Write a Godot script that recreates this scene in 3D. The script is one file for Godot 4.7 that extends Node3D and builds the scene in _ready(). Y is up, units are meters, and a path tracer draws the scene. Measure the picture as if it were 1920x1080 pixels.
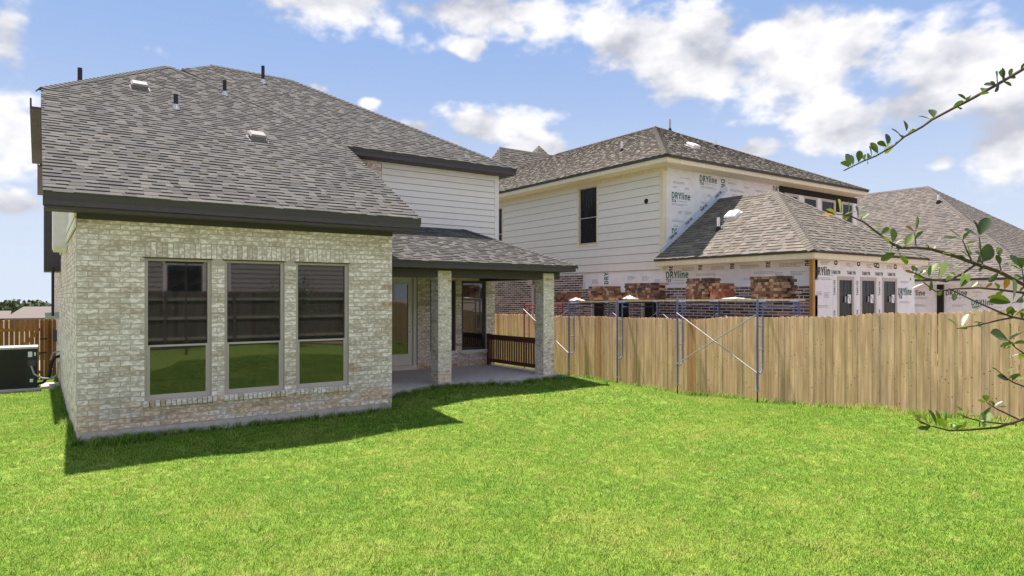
extends Node3D

# ---------------------------------------------------------------- geometry collector
class Geo:
	var v := PackedVector3Array()
	var n := PackedVector3Array()
	var c := PackedColorArray()
	var t := PackedVector2Array()
	var i := PackedInt32Array()

	# corners run counter-clockwise seen from outside
	func quad(a: Vector3, b: Vector3, c2: Vector3, d: Vector3, col := Color.WHITE, uo := Vector2.ZERO) -> void:
		var nn := (b - a).cross(c2 - a)
		if nn.length_squared() < 1e-14:
			nn = (c2 - a).cross(d - a)
		nn = nn.normalized()
		var k := v.size()
		v.append(a); v.append(b); v.append(c2); v.append(d)
		var lu := a.distance_to(b)
		var lv := a.distance_to(d)
		t.append(uo); t.append(uo + Vector2(lu, 0)); t.append(uo + Vector2(lu, lv)); t.append(uo + Vector2(0, lv))
		for q in 4:
			n.append(nn); c.append(col)
		i.append(k); i.append(k + 2); i.append(k + 1); i.append(k); i.append(k + 3); i.append(k + 2)

	func fan(p: PackedVector3Array, col := Color.WHITE, uo := Vector2.ZERO) -> void:
		var nn := (p[1] - p[0]).cross(p[2] - p[0]).normalized()
		var ux := (p[1] - p[0]).normalized()
		var uy := nn.cross(ux)
		var k := v.size()
		for q in p:
			v.append(q); n.append(nn); c.append(col)
			t.append(uo + Vector2((q - p[0]).dot(ux), (q - p[0]).dot(uy)))
		for q in range(1, p.size() - 1):
			i.append(k); i.append(k + q + 1); i.append(k + q)

	# box with centre and axes in x; s is the full size; skip is a bit mask of faces +x -x +y -y +z -z
	func box(x: Transform3D, s: Vector3, col := Color.WHITE, uo := Vector2.ZERO, skip := 0) -> void:
		var hx := x.basis.x * s.x * 0.5
		var hy := x.basis.y * s.y * 0.5
		var hz := x.basis.z * s.z * 0.5
		var o := x.origin
		if not skip & 16: quad(o - hx - hy + hz, o + hx - hy + hz, o + hx + hy + hz, o - hx + hy + hz, col, uo)
		if not skip & 32: quad(o + hx - hy - hz, o - hx - hy - hz, o - hx + hy - hz, o + hx + hy - hz, col, uo)
		if not skip & 1: quad(o + hx - hy + hz, o + hx - hy - hz, o + hx + hy - hz, o + hx + hy + hz, col, uo)
		if not skip & 2: quad(o - hx - hy - hz, o - hx - hy + hz, o - hx + hy + hz, o - hx + hy - hz, col, uo)
		if not skip & 4: quad(o - hx + hy + hz, o + hx + hy + hz, o + hx + hy - hz, o - hx + hy - hz, col, uo)
		if not skip & 8: quad(o - hx - hy - hz, o + hx - hy - hz, o + hx - hy + hz, o - hx - hy + hz, col, uo)

	func ab(lo: Vector3, hi: Vector3, col := Color.WHITE, uo := Vector2.ZERO, skip := 0) -> void:
		box(Transform3D(Basis(), (lo + hi) * 0.5), (hi - lo).abs(), col, uo, skip)

	# bar of rectangular section between two points; up tells which way the height h points
	func bar(p: Vector3, q: Vector3, w: float, h: float, col := Color.WHITE, up := Vector3.UP, uo := Vector2.ZERO) -> void:
		var z := (q - p).normalized()
		var x := up.cross(z).normalized()
		var y := z.cross(x)
		box(Transform3D(Basis(x, y, z), (p + q) * 0.5), Vector3(w, h, p.distance_to(q)), col, uo)

	func tube(pts: Array, r0: float, r1: float, seg := 8, col := Color.WHITE, caps := true) -> void:
		var up := Vector3.UP
		var m := pts.size()
		var k := v.size()
		var lenv := 0.0
		for a in m:
			var dir: Vector3 = (pts[mini(a + 1, m - 1)] - pts[maxi(a - 1, 0)]).normalized()
			if absf(dir.dot(up)) > 0.95:
				up = Vector3.RIGHT
			var x := up.cross(dir).normalized()
			var y := dir.cross(x).normalized()
			up = y
			var r := lerpf(r0, r1, float(a) / (m - 1))
			if a > 0:
				lenv += pts[a].distance_to(pts[a - 1])
			for s in seg + 1:
				var an := TAU * s / seg
				var d := x * cos(an) + y * sin(an)
				v.append(pts[a] + d * r); n.append(d); c.append(col); t.append(Vector2(r * an, lenv))
		for a in m - 1:
			for s in seg:
				var p := k + a * (seg + 1) + s
				var q := p + seg + 1
				i.append(p); i.append(q); i.append(p + 1); i.append(p + 1); i.append(q); i.append(q + 1)
		if caps:
			for e in 2:
				var b := k + (m - 1) * (seg + 1) * e
				var f := v.size()
				var nn: Vector3 = (pts[1] - pts[0]).normalized() * -1.0 if e == 0 else (pts[m - 1] - pts[m - 2]).normalized()
				for s in seg:
					v.append(v[b + s]); n.append(nn); c.append(col); t.append(Vector2.ZERO)
				for s in range(1, seg - 1):
					if e == 0:
						i.append(f); i.append(f + s); i.append(f + s + 1)
					else:
						i.append(f); i.append(f + s + 1); i.append(f + s)

	# flat outline (counter-clockwise in the x-y plane of x) given a thickness along -z
	func prism(x: Transform3D, p: PackedVector2Array, th: float, col := Color.WHITE, uo := Vector2.ZERO) -> void:
		var f := PackedVector3Array()
		var b := PackedVector3Array()
		for q in p:
			f.append(x * Vector3(q.x, q.y, 0))
			b.append(x * Vector3(q.x, q.y, -th))
		var k := v.size()
		fan(f, col, uo)
		for q in p.size():
			t[k + q] = uo + p[q]
		var r := b.duplicate()
		r.reverse()
		fan(r, col, uo)
		for q in p.size():
			var w := (q + 1) % p.size()
			quad(b[q], b[w], f[w], f[q], col, uo)

	func mesh(m: Material) -> ArrayMesh:
		var a := []
		a.resize(Mesh.ARRAY_MAX)
		a[Mesh.ARRAY_VERTEX] = v
		a[Mesh.ARRAY_NORMAL] = n
		a[Mesh.ARRAY_COLOR] = c
		a[Mesh.ARRAY_TEX_UV] = t
		a[Mesh.ARRAY_INDEX] = i
		var r := ArrayMesh.new()
		r.add_surface_from_arrays(Mesh.PRIMITIVE_TRIANGLES, a)
		r.surface_set_material(0, m)
		return r

# ---------------------------------------------------------------- node helpers
var rng := RandomNumberGenerator.new()
var taken := {}
var M := {}

func numbered(called: String) -> String:
	taken[called] = taken.get(called, -1) + 1
	return called if taken[called] == 0 else "%s_%03d" % [called, taken[called]]

func tag(o: Node, label: String, category: String, group := "") -> void:
	o.set_meta("label", label)
	o.set_meta("category", category)
	if group != "":
		o.set_meta("group", group)

func thing(called: String, label: String, category: String, at := Vector3.ZERO, group := "") -> Node3D:
	var o := Node3D.new()
	o.name = numbered(called)
	add_child(o)
	o.position = at
	tag(o, label, category, group)
	return o

# every part's shape is written in the coordinates of the place
func part(called: String, g: Geo, m: Material, parent: Node3D, stuff := false) -> MeshInstance3D:
	var o := MeshInstance3D.new()
	o.mesh = g.mesh(m)
	o.name = called
	parent.add_child(o, true)
	if parent.get_parent() == self and not parent is MeshInstance3D:
		o.position = -parent.position
	if stuff:
		o.set_meta("kind", "stuff")
	return o

func piece(called: String, mesh: Mesh, x: Transform3D, parent: Node3D) -> MeshInstance3D:
	var o := MeshInstance3D.new()
	o.mesh = mesh
	o.name = called
	parent.add_child(o, true)
	o.transform = x
	if parent.get_parent() == self and not parent is MeshInstance3D:
		o.position -= parent.position
	return o

func structure(called: String, g: Geo, m: Material) -> MeshInstance3D:
	var o := MeshInstance3D.new()
	o.mesh = g.mesh(m)
	o.name = numbered(called)
	add_child(o)
	o.set_meta("kind", "structure")
	return o

func lin(r: float, g: float, b: float) -> Color:
	return Color(r, g, b).linear_to_srgb()

func mat(col: Color, rough := 0.8, tex: Texture2D = null, uv := 1.0, vc := true) -> StandardMaterial3D:
	var m := StandardMaterial3D.new()
	m.albedo_color = col
	m.roughness = rough
	m.vertex_color_use_as_albedo = vc
	m.metallic_specular = 0.4
	if tex:
		m.albedo_texture = tex
		m.uv1_scale = Vector3(uv, uv, uv)
	return m

func relief(m: StandardMaterial3D, tex: Texture2D, cm: float) -> StandardMaterial3D:
	m.heightmap_enabled = true
	m.heightmap_texture = tex
	m.heightmap_scale = cm
	return m

func noise(freq: float, oct := 4, sd := 1, kind := FastNoiseLite.TYPE_SIMPLEX_SMOOTH) -> FastNoiseLite:
	var f := FastNoiseLite.new()
	f.seed = sd
	f.noise_type = kind
	f.frequency = freq
	f.fractal_octaves = oct
	return f

func grey(w: int, h: int, f: FastNoiseLite, stretch := 1) -> Image:
	var im := f.get_seamless_image(w, h / stretch)
	if stretch > 1:
		im.resize(w, h, Image.INTERPOLATE_CUBIC)
	im.convert(Image.FORMAT_L8)
	return im

# colours of the stops are linear
func ramp(im: Image, stops: Array) -> ImageTexture:
	var lut := PackedByteArray()
	lut.resize(768)
	for k in 256:
		var x := k / 255.0
		var col: Color = stops[-1][1]
		for s in stops.size() - 1:
			if x <= stops[s + 1][0]:
				var f := clampf((x - stops[s][0]) / maxf(stops[s + 1][0] - stops[s][0], 1e-5), 0, 1)
				col = (stops[s][1] as Color).lerp(stops[s + 1][1], f)
				break
		col = col.linear_to_srgb()
		lut[k * 3] = int(clampf(col.r, 0, 1) * 255)
		lut[k * 3 + 1] = int(clampf(col.g, 0, 1) * 255)
		lut[k * 3 + 2] = int(clampf(col.b, 0, 1) * 255)
	var d := im.get_data()
	var o := PackedByteArray()
	o.resize(d.size() * 3)
	for k in d.size():
		var b := d[k] * 3
		o[k * 3] = lut[b]
		o[k * 3 + 1] = lut[b + 1]
		o[k * 3 + 2] = lut[b + 2]
	return ImageTexture.create_from_image(Image.create_from_data(im.get_width(), im.get_height(), false, Image.FORMAT_RGB8, o))

func G1(x: float) -> Color:
	return Color(x, x, x)

func wood_texture(sd: int) -> ImageTexture:
	# 1.1 m by 2 m of board: long grain, and knots with a dark heart and a ring
	var a := grey(512, 1024, noise(0.03, 4, sd), 32)
	var b := grey(512, 1024, noise(0.012, 3, sd + 5), 4)
	var im := Image.create(512, 1024, false, Image.FORMAT_RGB8)
	var r := RandomNumberGenerator.new()
	r.seed = sd
	var da := a.get_data()
	var db := b.get_data()
	var o := PackedByteArray()
	o.resize(512 * 1024 * 3)
	for k in 512 * 1024:
		var g := da[k] / 255.0
		var h := db[k] / 255.0
		var f := 0.86 + 0.12 * smoothstep(0.2, 0.7, g)
		f *= 0.90 + 0.12 * h
		o[k * 3] = int(clampf(f, 0, 1) * 255)
		o[k * 3 + 1] = int(clampf(f * (0.965 + 0.03 * g), 0, 1) * 255)
		o[k * 3 + 2] = int(clampf(f * (0.90 + 0.08 * g), 0, 1) * 255)
	im = Image.create_from_data(512, 1024, false, Image.FORMAT_RGB8, o)
	for k in 50:
		var cx := r.randi_range(8, 503)
		var cy := r.randi_range(12, 1011)
		var rr := r.randf_range(2.5, 6.5)
		for y in range(-12, 13):
			for x in range(-8, 9):
				var q := Vector2(x, y * 0.8).length() / rr
				if q < 1.0:
					var p := im.get_pixel(cx + x, cy + y)
					im.set_pixel(cx + x, cy + y, p.lerp(Color(0.40, 0.28, 0.19), 0.9 * smoothstep(1.0, 0.5, q)))
	return ImageTexture.create_from_image(im)

func make_materials() -> void:
	var bl := grey(512, 512, noise(0.017, 3, 11))
	var brick_tex := ramp(bl, [[0.0, Color(0.60, 0.525, 0.495)], [0.44, Color(0.67, 0.59, 0.565)], [0.52, Color(0.75, 0.67, 0.65)], [0.60, Color(0.93, 0.835, 0.845)], [0.85, Color(0.95, 0.86, 0.87)], [1.0, Color(0.91, 0.82, 0.83)]])
	var fine := grey(256, 256, noise(0.11, 4, 7))
	var fine_t := ramp(fine, [[0.0, G1(0.72)], [1.0, G1(1.0)]])
	var fine_h := ImageTexture.create_from_image(fine)
	var soft := ramp(grey(256, 256, noise(0.02, 4, 9)), [[0.0, G1(0.86)], [1.0, G1(1.0)]])
	var even := ramp(grey(256, 256, noise(0.02, 4, 9)), [[0.0, G1(0.95)], [1.0, G1(1.0)]])
	M.brick = relief(mat(Color.WHITE, 0.9, brick_tex, 1.0 / 0.62), fine_h, 0.12)
	M.brick.uv1_scale = Vector3(1.0, 1.6, 1)
	M.mortar = mat(lin(0.56, 0.505, 0.455), 0.95, fine_t, 3.0)  # darkened so the joints carry their shadow line in the colour
	M.mortar_light = mat(lin(0.82, 0.765, 0.72), 0.95, fine_t, 3.0)
	var dk := ramp(grey(256, 256, noise(0.03, 3, 21)), [[0.0, G1(0.7)], [0.5, G1(0.95)], [0.6, Color(1.3, 1.2, 1.15)], [1.0, Color(1.0, 0.97, 0.95)]])
	M.dark_brick = relief(mat(Color.WHITE, 0.9, dk, 2.0), fine_h, 0.12)
	M.dark_mortar = mat(lin(0.86, 0.80, 0.78), 0.95, fine_t, 3.0)
	var gran := grey(256, 256, noise(0.22, 3, 31))
	M.shingle = relief(mat(Color.WHITE, 0.95, ramp(gran, [[0.0, G1(0.62)], [0.5, G1(0.9)], [1.0, G1(1.0)]]), 2.2), ImageTexture.create_from_image(gran), 0.15)
	M.shingle.metallic_specular = 0.25
	M.deck = mat(lin(0.07, 0.066, 0.062), 0.95)
	M.charcoal = mat(lin(0.078, 0.066, 0.082), 0.6, soft, 1.3)
	M.soffit = M.charcoal   # eave boards are painted like the fascia
	M.shade_backing = mat(lin(0.34, 0.325, 0.30), 0.9)  # darker than the boards, so the slits read as lap shadows
	M.siding = mat(lin(0.77, 0.745, 0.705), 0.65, even, 0.7)
	M.siding_white = mat(lin(0.80, 0.77, 0.745), 0.65, even, 0.7)
	M.cream = mat(lin(0.80, 0.715, 0.53), 0.6, soft, 1.1)
	M.trim_white = mat(lin(0.84, 0.80, 0.80), 0.55, soft, 1.1)
	M.window_frame = mat(lin(0.50, 0.44, 0.415), 0.45)
	M.door_paint = mat(lin(0.74, 0.70, 0.67), 0.45)
	M.eave_wood = M.charcoal
	M.vent_grey = mat(lin(0.22, 0.215, 0.205), 0.6)
	M.metal = mat(lin(0.55, 0.55, 0.55), 0.35)
	M.metal.metallic = 0.9
	var gl := StandardMaterial3D.new()
	gl.albedo_color = Color(lin(0.012, 0.014, 0.016), 0.86)
	gl.transparency = BaseMaterial3D.TRANSPARENCY_ALPHA
	gl.roughness = 0.03
	gl.metallic_specular = 0.7
	gl.clearcoat_enabled = true
	gl.clearcoat = 1.0
	gl.clearcoat_roughness = 0.02
	M.glass = gl
	var film := StandardMaterial3D.new()
	film.albedo_color = lin(0.012, 0.012, 0.013)
	film.roughness = 0.2
	film.metallic_specular = 0.3
	var wr := grey(256, 512, noise(0.03, 3, 55, FastNoiseLite.TYPE_CELLULAR), 8)
	M.film = relief(film, ImageTexture.create_from_image(wr), 0.9)
	M.film.uv1_scale = Vector3(1.2, 0.6, 1)
	M.interior = mat(lin(0.42, 0.41, 0.39), 0.9)
	M.concrete = relief(mat(lin(0.62, 0.565, 0.56), 0.85, ramp(grey(512, 512, noise(0.02, 5, 61)), [[0.0, G1(0.72)], [0.5, G1(0.92)], [1.0, G1(1.0)]]), 0.6), fine_h, 0.1)
	M.fence = relief(mat(lin(0.95, 0.655, 0.47), 0.85, wood_texture(71), 1.0), fine_h, 0.06)
	M.fence.uv1_scale = Vector3(1 / 1.1, 0.5, 1)
	M.cedar = M.fence.duplicate()
	M.cedar.albedo_color = lin(0.46, 0.21, 0.066)
	M.old_wood = M.fence.duplicate()
	M.old_wood.albedo_color = lin(0.19, 0.18, 0.175)
	M.old_rail = M.fence.duplicate()
	M.old_rail.albedo_color = lin(0.46, 0.45, 0.44)
	M.lumber = M.fence.duplicate()
	M.lumber.albedo_color = lin(0.62, 0.36, 0.15)
	M.plank = M.fence.duplicate()
	M.plank.albedo_color = lin(0.80, 0.64, 0.47)
	M.rail_wood = mat(lin(0.14, 0.066, 0.043), 0.6, soft, 3.0)
	var chips := ramp(grey(256, 256, noise(0.09, 4, 81)), [[0.0, Color(0.02, 0.055, 0.26)], [0.56, Color(0.028, 0.075, 0.34)], [0.63, Color(0.36, 0.40, 0.5)], [1.0, Color(0.55, 0.56, 0.58)]])
	M.blue = mat(Color.WHITE, 0.5, chips, 2.2)
	var rchips := ramp(grey(256, 256, noise(0.09, 4, 82)), [[0.0, Color(0.20, 0.012, 0.016)], [0.58, Color(0.30, 0.02, 0.026)], [0.66, Color(0.42, 0.28, 0.27)], [1.0, Color(0.5, 0.45, 0.44)]])
	M.red = mat(Color.WHITE, 0.5, rchips, 2.2)
	M.zinc = mat(lin(0.42, 0.42, 0.43), 0.5, soft, 4.0)
	M.zinc.metallic = 0.55
	M.black_metal = mat(lin(0.02, 0.02, 0.022), 0.5)
	M.wrap = relief(mat(lin(0.83, 0.83, 0.88), 0.55, soft, 0.5), ImageTexture.create_from_image(grey(256, 256, noise(0.012, 4, 91))), 1.2)
	M.tape = mat(lin(0.76, 0.78, 0.82), 0.4)
	M.flashing = mat(lin(0.60, 0.66, 0.76), 0.35, soft, 2.0)
	M.ink = mat(lin(0.005, 0.115, 0.095), 0.7)
	M.ink_black = mat(lin(0.02, 0.022, 0.025), 0.7)
	M.ink_grey = mat(lin(0.36, 0.375, 0.40), 0.7)
	M.sheathing = mat(lin(0.015, 0.014, 0.013), 0.8)
	M.steel_red = mat(lin(0.16, 0.035, 0.025), 0.7)
	M.white_mortar = relief(mat(lin(0.74, 0.73, 0.70), 0.95, fine_t, 4.0), fine_h, 0.6)
	M.ac = mat(lin(0.030, 0.031, 0.030), 0.55, soft, 2.0)
	M.ac_top = mat(lin(0.46, 0.46, 0.44), 0.5)
	M.rubber = mat(lin(0.012, 0.012, 0.013), 0.6)
	M.conduit = mat(lin(0.36, 0.37, 0.37), 0.5)
	M.bark = mat(lin(0.14, 0.115, 0.095), 0.9, fine_t, 6.0)
	M.twig = mat(lin(0.10, 0.075, 0.06), 0.8, fine_t, 20.0)
	var leaf := mat(Color.WHITE, 0.42)
	leaf.metallic_specular = 0.5
	leaf.backlight_enabled = true
	leaf.backlight = Color(0.6, 0.62, 0.35)
	M.leaf = leaf
	var far := mat(Color.WHITE, 0.75)
	far.backlight_enabled = true
	far.backlight = Color(0.3, 0.35, 0.15)
	M.foliage = far
	var gs := mat(Color.WHITE, 0.7)
	gs.metallic_specular = 0.3
	gs.backlight_enabled = true
	gs.backlight = Color(0.55, 0.58, 0.45)
	M.grass = gs
	var soil := ramp(grey(512, 512, noise(0.03, 5, 101)), [[0.0, Color(0.10, 0.17, 0.025)], [0.5, Color(0.15, 0.25, 0.032)], [0.75, Color(0.20, 0.27, 0.045)], [1.0, Color(0.26, 0.26, 0.075)]])
	M.lawn = mat(Color.WHITE, 0.95, soil, 0.45, false)
	M.lawn.uv1_triplanar = true
	M.lawn.uv1_world_triplanar = true
	M.lawn.uv1_scale = Vector3(0.45, 0.45, 0.45)
	M.soil = mat(Color.WHITE, 0.95, ramp(grey(512, 512, noise(0.02, 5, 102)), [[0.0, Color(0.19, 0.15, 0.105)], [0.5, Color(0.27, 0.225, 0.165)], [1.0, Color(0.33, 0.285, 0.22)]]), 0.3, false)
	M.soil.uv1_triplanar = true
	M.soil.uv1_world_triplanar = true

const HORIZON := Color(0.285, 0.322, 0.38)
const BLOBS := [[51.6,18.8,7.6,4.0],[58.1,19.3,7.3,4.0],[46.1,20.2,4.7,2.3],[62.2,19.0,3.2,3.2],[68.3,15.5,5.1,4.2],[71.4,11.1,3.1,3.8],[62.6,13.0,3.8,2.1],[65.7,13.7,3.9,2.6],[20.1,23.3,8.8,2.6],[30.3,23.3,10.4,3.0],[31.6,20.4,1.9,1.0],[-1.6,17.2,2.2,3.6],[-1.3,11.6,2.1,2.6],[-1.2,6.3,1.8,0.9],[33.2,14.1,3.9,1.8],[37.1,12.6,2.9,1.1],[29.8,12.6,2.3,0.9],[19.3,16.7,1.1,0.5],[23.2,15.8,0.9,0.5],[55.1,11.8,1.7,0.7],[67.9,9.6,1.0,0.7],[35.5,21.7,1.2,0.6],[37.1,23.1,4.1,1.3],[27.1,14.0,1.8,0.8]]

# clouds: where the photograph shows each bank, edges by noise; the unseen rest holds extra cloud, added for fill light
func sky_image(w: int) -> Image:
	var h := w / 2
	var f1 := noise(3.2, 6, 5)
	f1.fractal_gain = 0.55
	var f2 := noise(1.9, 3, 8)
	var f3 := noise(17.0, 4, 6)
	f3.fractal_gain = 0.6
	var d := PackedByteArray()
	d.resize(w * h * 3)
	for y in h:
		var el := 90.0 - (y + 0.5) / h * 180.0
		var se := sin(deg_to_rad(el))
		var ce := cos(deg_to_rad(el))
		var up := clampf(se, 0, 1)
		var base := HORIZON.lerp(Color(0.130, 0.194, 0.335), smoothstep(0.0, 0.40, up)).lerp(Color(0.128, 0.190, 0.33), smoothstep(0.40, 1.0, up))
		if el < -1.0:
			base = HORIZON
			var bs := base.linear_to_srgb()
			for x in w:
				var k0 := (y * w + x) * 3
				d[k0] = int(bs.r * 255); d[k0 + 1] = int(bs.g * 255); d[k0 + 2] = int(bs.b * 255)
			continue
		for x in w:
			var az := (x + 0.5) / w * 360.0
			if az > 180.0:
				az -= 360.0
			if (az < -14.0 or az > 88.0 or el > 34.0) and (x % 4 or (y % 4 and not (el < -1.0 + 720.0 / h))):
				# coarser away from the view: same clouds, larger dots
				var from := ((y - (y % 4) if not (el < -1.0 + 720.0 / h) else y) * w + x - x % 4) * 3
				var to := (y * w + x) * 3
				d[to] = d[from]; d[to + 1] = d[from + 1]; d[to + 2] = d[from + 2]
				continue
			var p := Vector3(sin(deg_to_rad(az)) * ce, se * 1.7, -cos(deg_to_rad(az)) * ce)
			var a := f1.get_noise_3dv(p * 1.6)
			var fld := f2.get_noise_3dv(p) * 1.5 + 0.15
			if el < 60.0:
				# weight of the banks seen in the photograph
				var wv := smoothstep(-12.0, -4.0, az) * (1.0 - smoothstep(76.0, 84.0, az)) * (1.0 - smoothstep(25.0, 33.0, el))
				if wv > 0.0:
					var b := -0.62
					for q in BLOBS:
						var dx: float = (az - q[0]) / q[2]
						var dy: float = (el - q[1]) / q[3]
						var r := 1.0 - sqrt(dx * dx + dy * dy) * 0.85
						if r > b:
							b = r
					fld = lerpf(fld, b * 0.72 - 0.06, wv)
			var a3 := f3.get_noise_3dv(p)
			var dens := smoothstep(-0.02, 0.40, fld + a * 0.82 + a3 * 0.26)
			dens *= smoothstep(0.0, 0.06, up)
			var col := base
			if dens > 0.002:
				var a2 := f1.get_noise_3dv(p * 1.6 + Vector3(0, 0.13, 0))
				var lit := clampf(0.66 + (a - a2) * 1.1 + a * 0.30 - fld * 0.35, 0.0, 1.0)
				var cc := Color(0.225, 0.232, 0.262).lerp(Color(0.42, 0.414, 0.422), clampf(lit + a3 * 0.35, 0, 1))
				col = base.lerp(cc, dens * 0.97)
			col = col.linear_to_srgb()
			var k := (y * w + x) * 3
			d[k] = int(clampf(col.r, 0, 1) * 255)
			d[k + 1] = int(clampf(col.g, 0, 1) * 255)
			d[k + 2] = int(clampf(col.b, 0, 1) * 255)
	return Image.create_from_data(w, h, false, Image.FORMAT_RGB8, d)

# ---------------------------------------------------------------- ground
const LEVELS := [[0.46,-11.42,-2.10],[2.5,-11.4,-2.10],[5.36,-11.42,-2.09],[7.0,-12.4,-1.90],[10.0,-12.4,-1.93],[10.4,-11.0,-2.0],[3.0,-9.5,-2.2],[0.0,-9.5,-2.18],[6.0,-9.5,-2.15],[12.8,-4.0,-2.02],[12.8,-5.8,-2.10],[12.8,-7.6,-2.21],[12.8,-8.9,-2.26],[12.8,-11.0,-2.36],[12.8,-13.0,-2.37],[12.8,-15.5,-2.385],[12.8,-20.0,-2.40],[0.0,-5.0,-2.05],[5.0,-5.0,-2.08],[9.0,-6.0,-2.12],[9.0,-9.5,-2.10],[0.0,1.5,-1.66],[6.0,1.5,-1.66],[13.0,1.5,-1.8],[-1.0,-15.0,-2.25],[0.0,-20.0,-2.27],[-1.0,-25.0,-2.42],[-6.0,-15.0,-2.3],[16.0,-10.0,-2.4],[16.0,-20.0,-2.45]]

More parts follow.
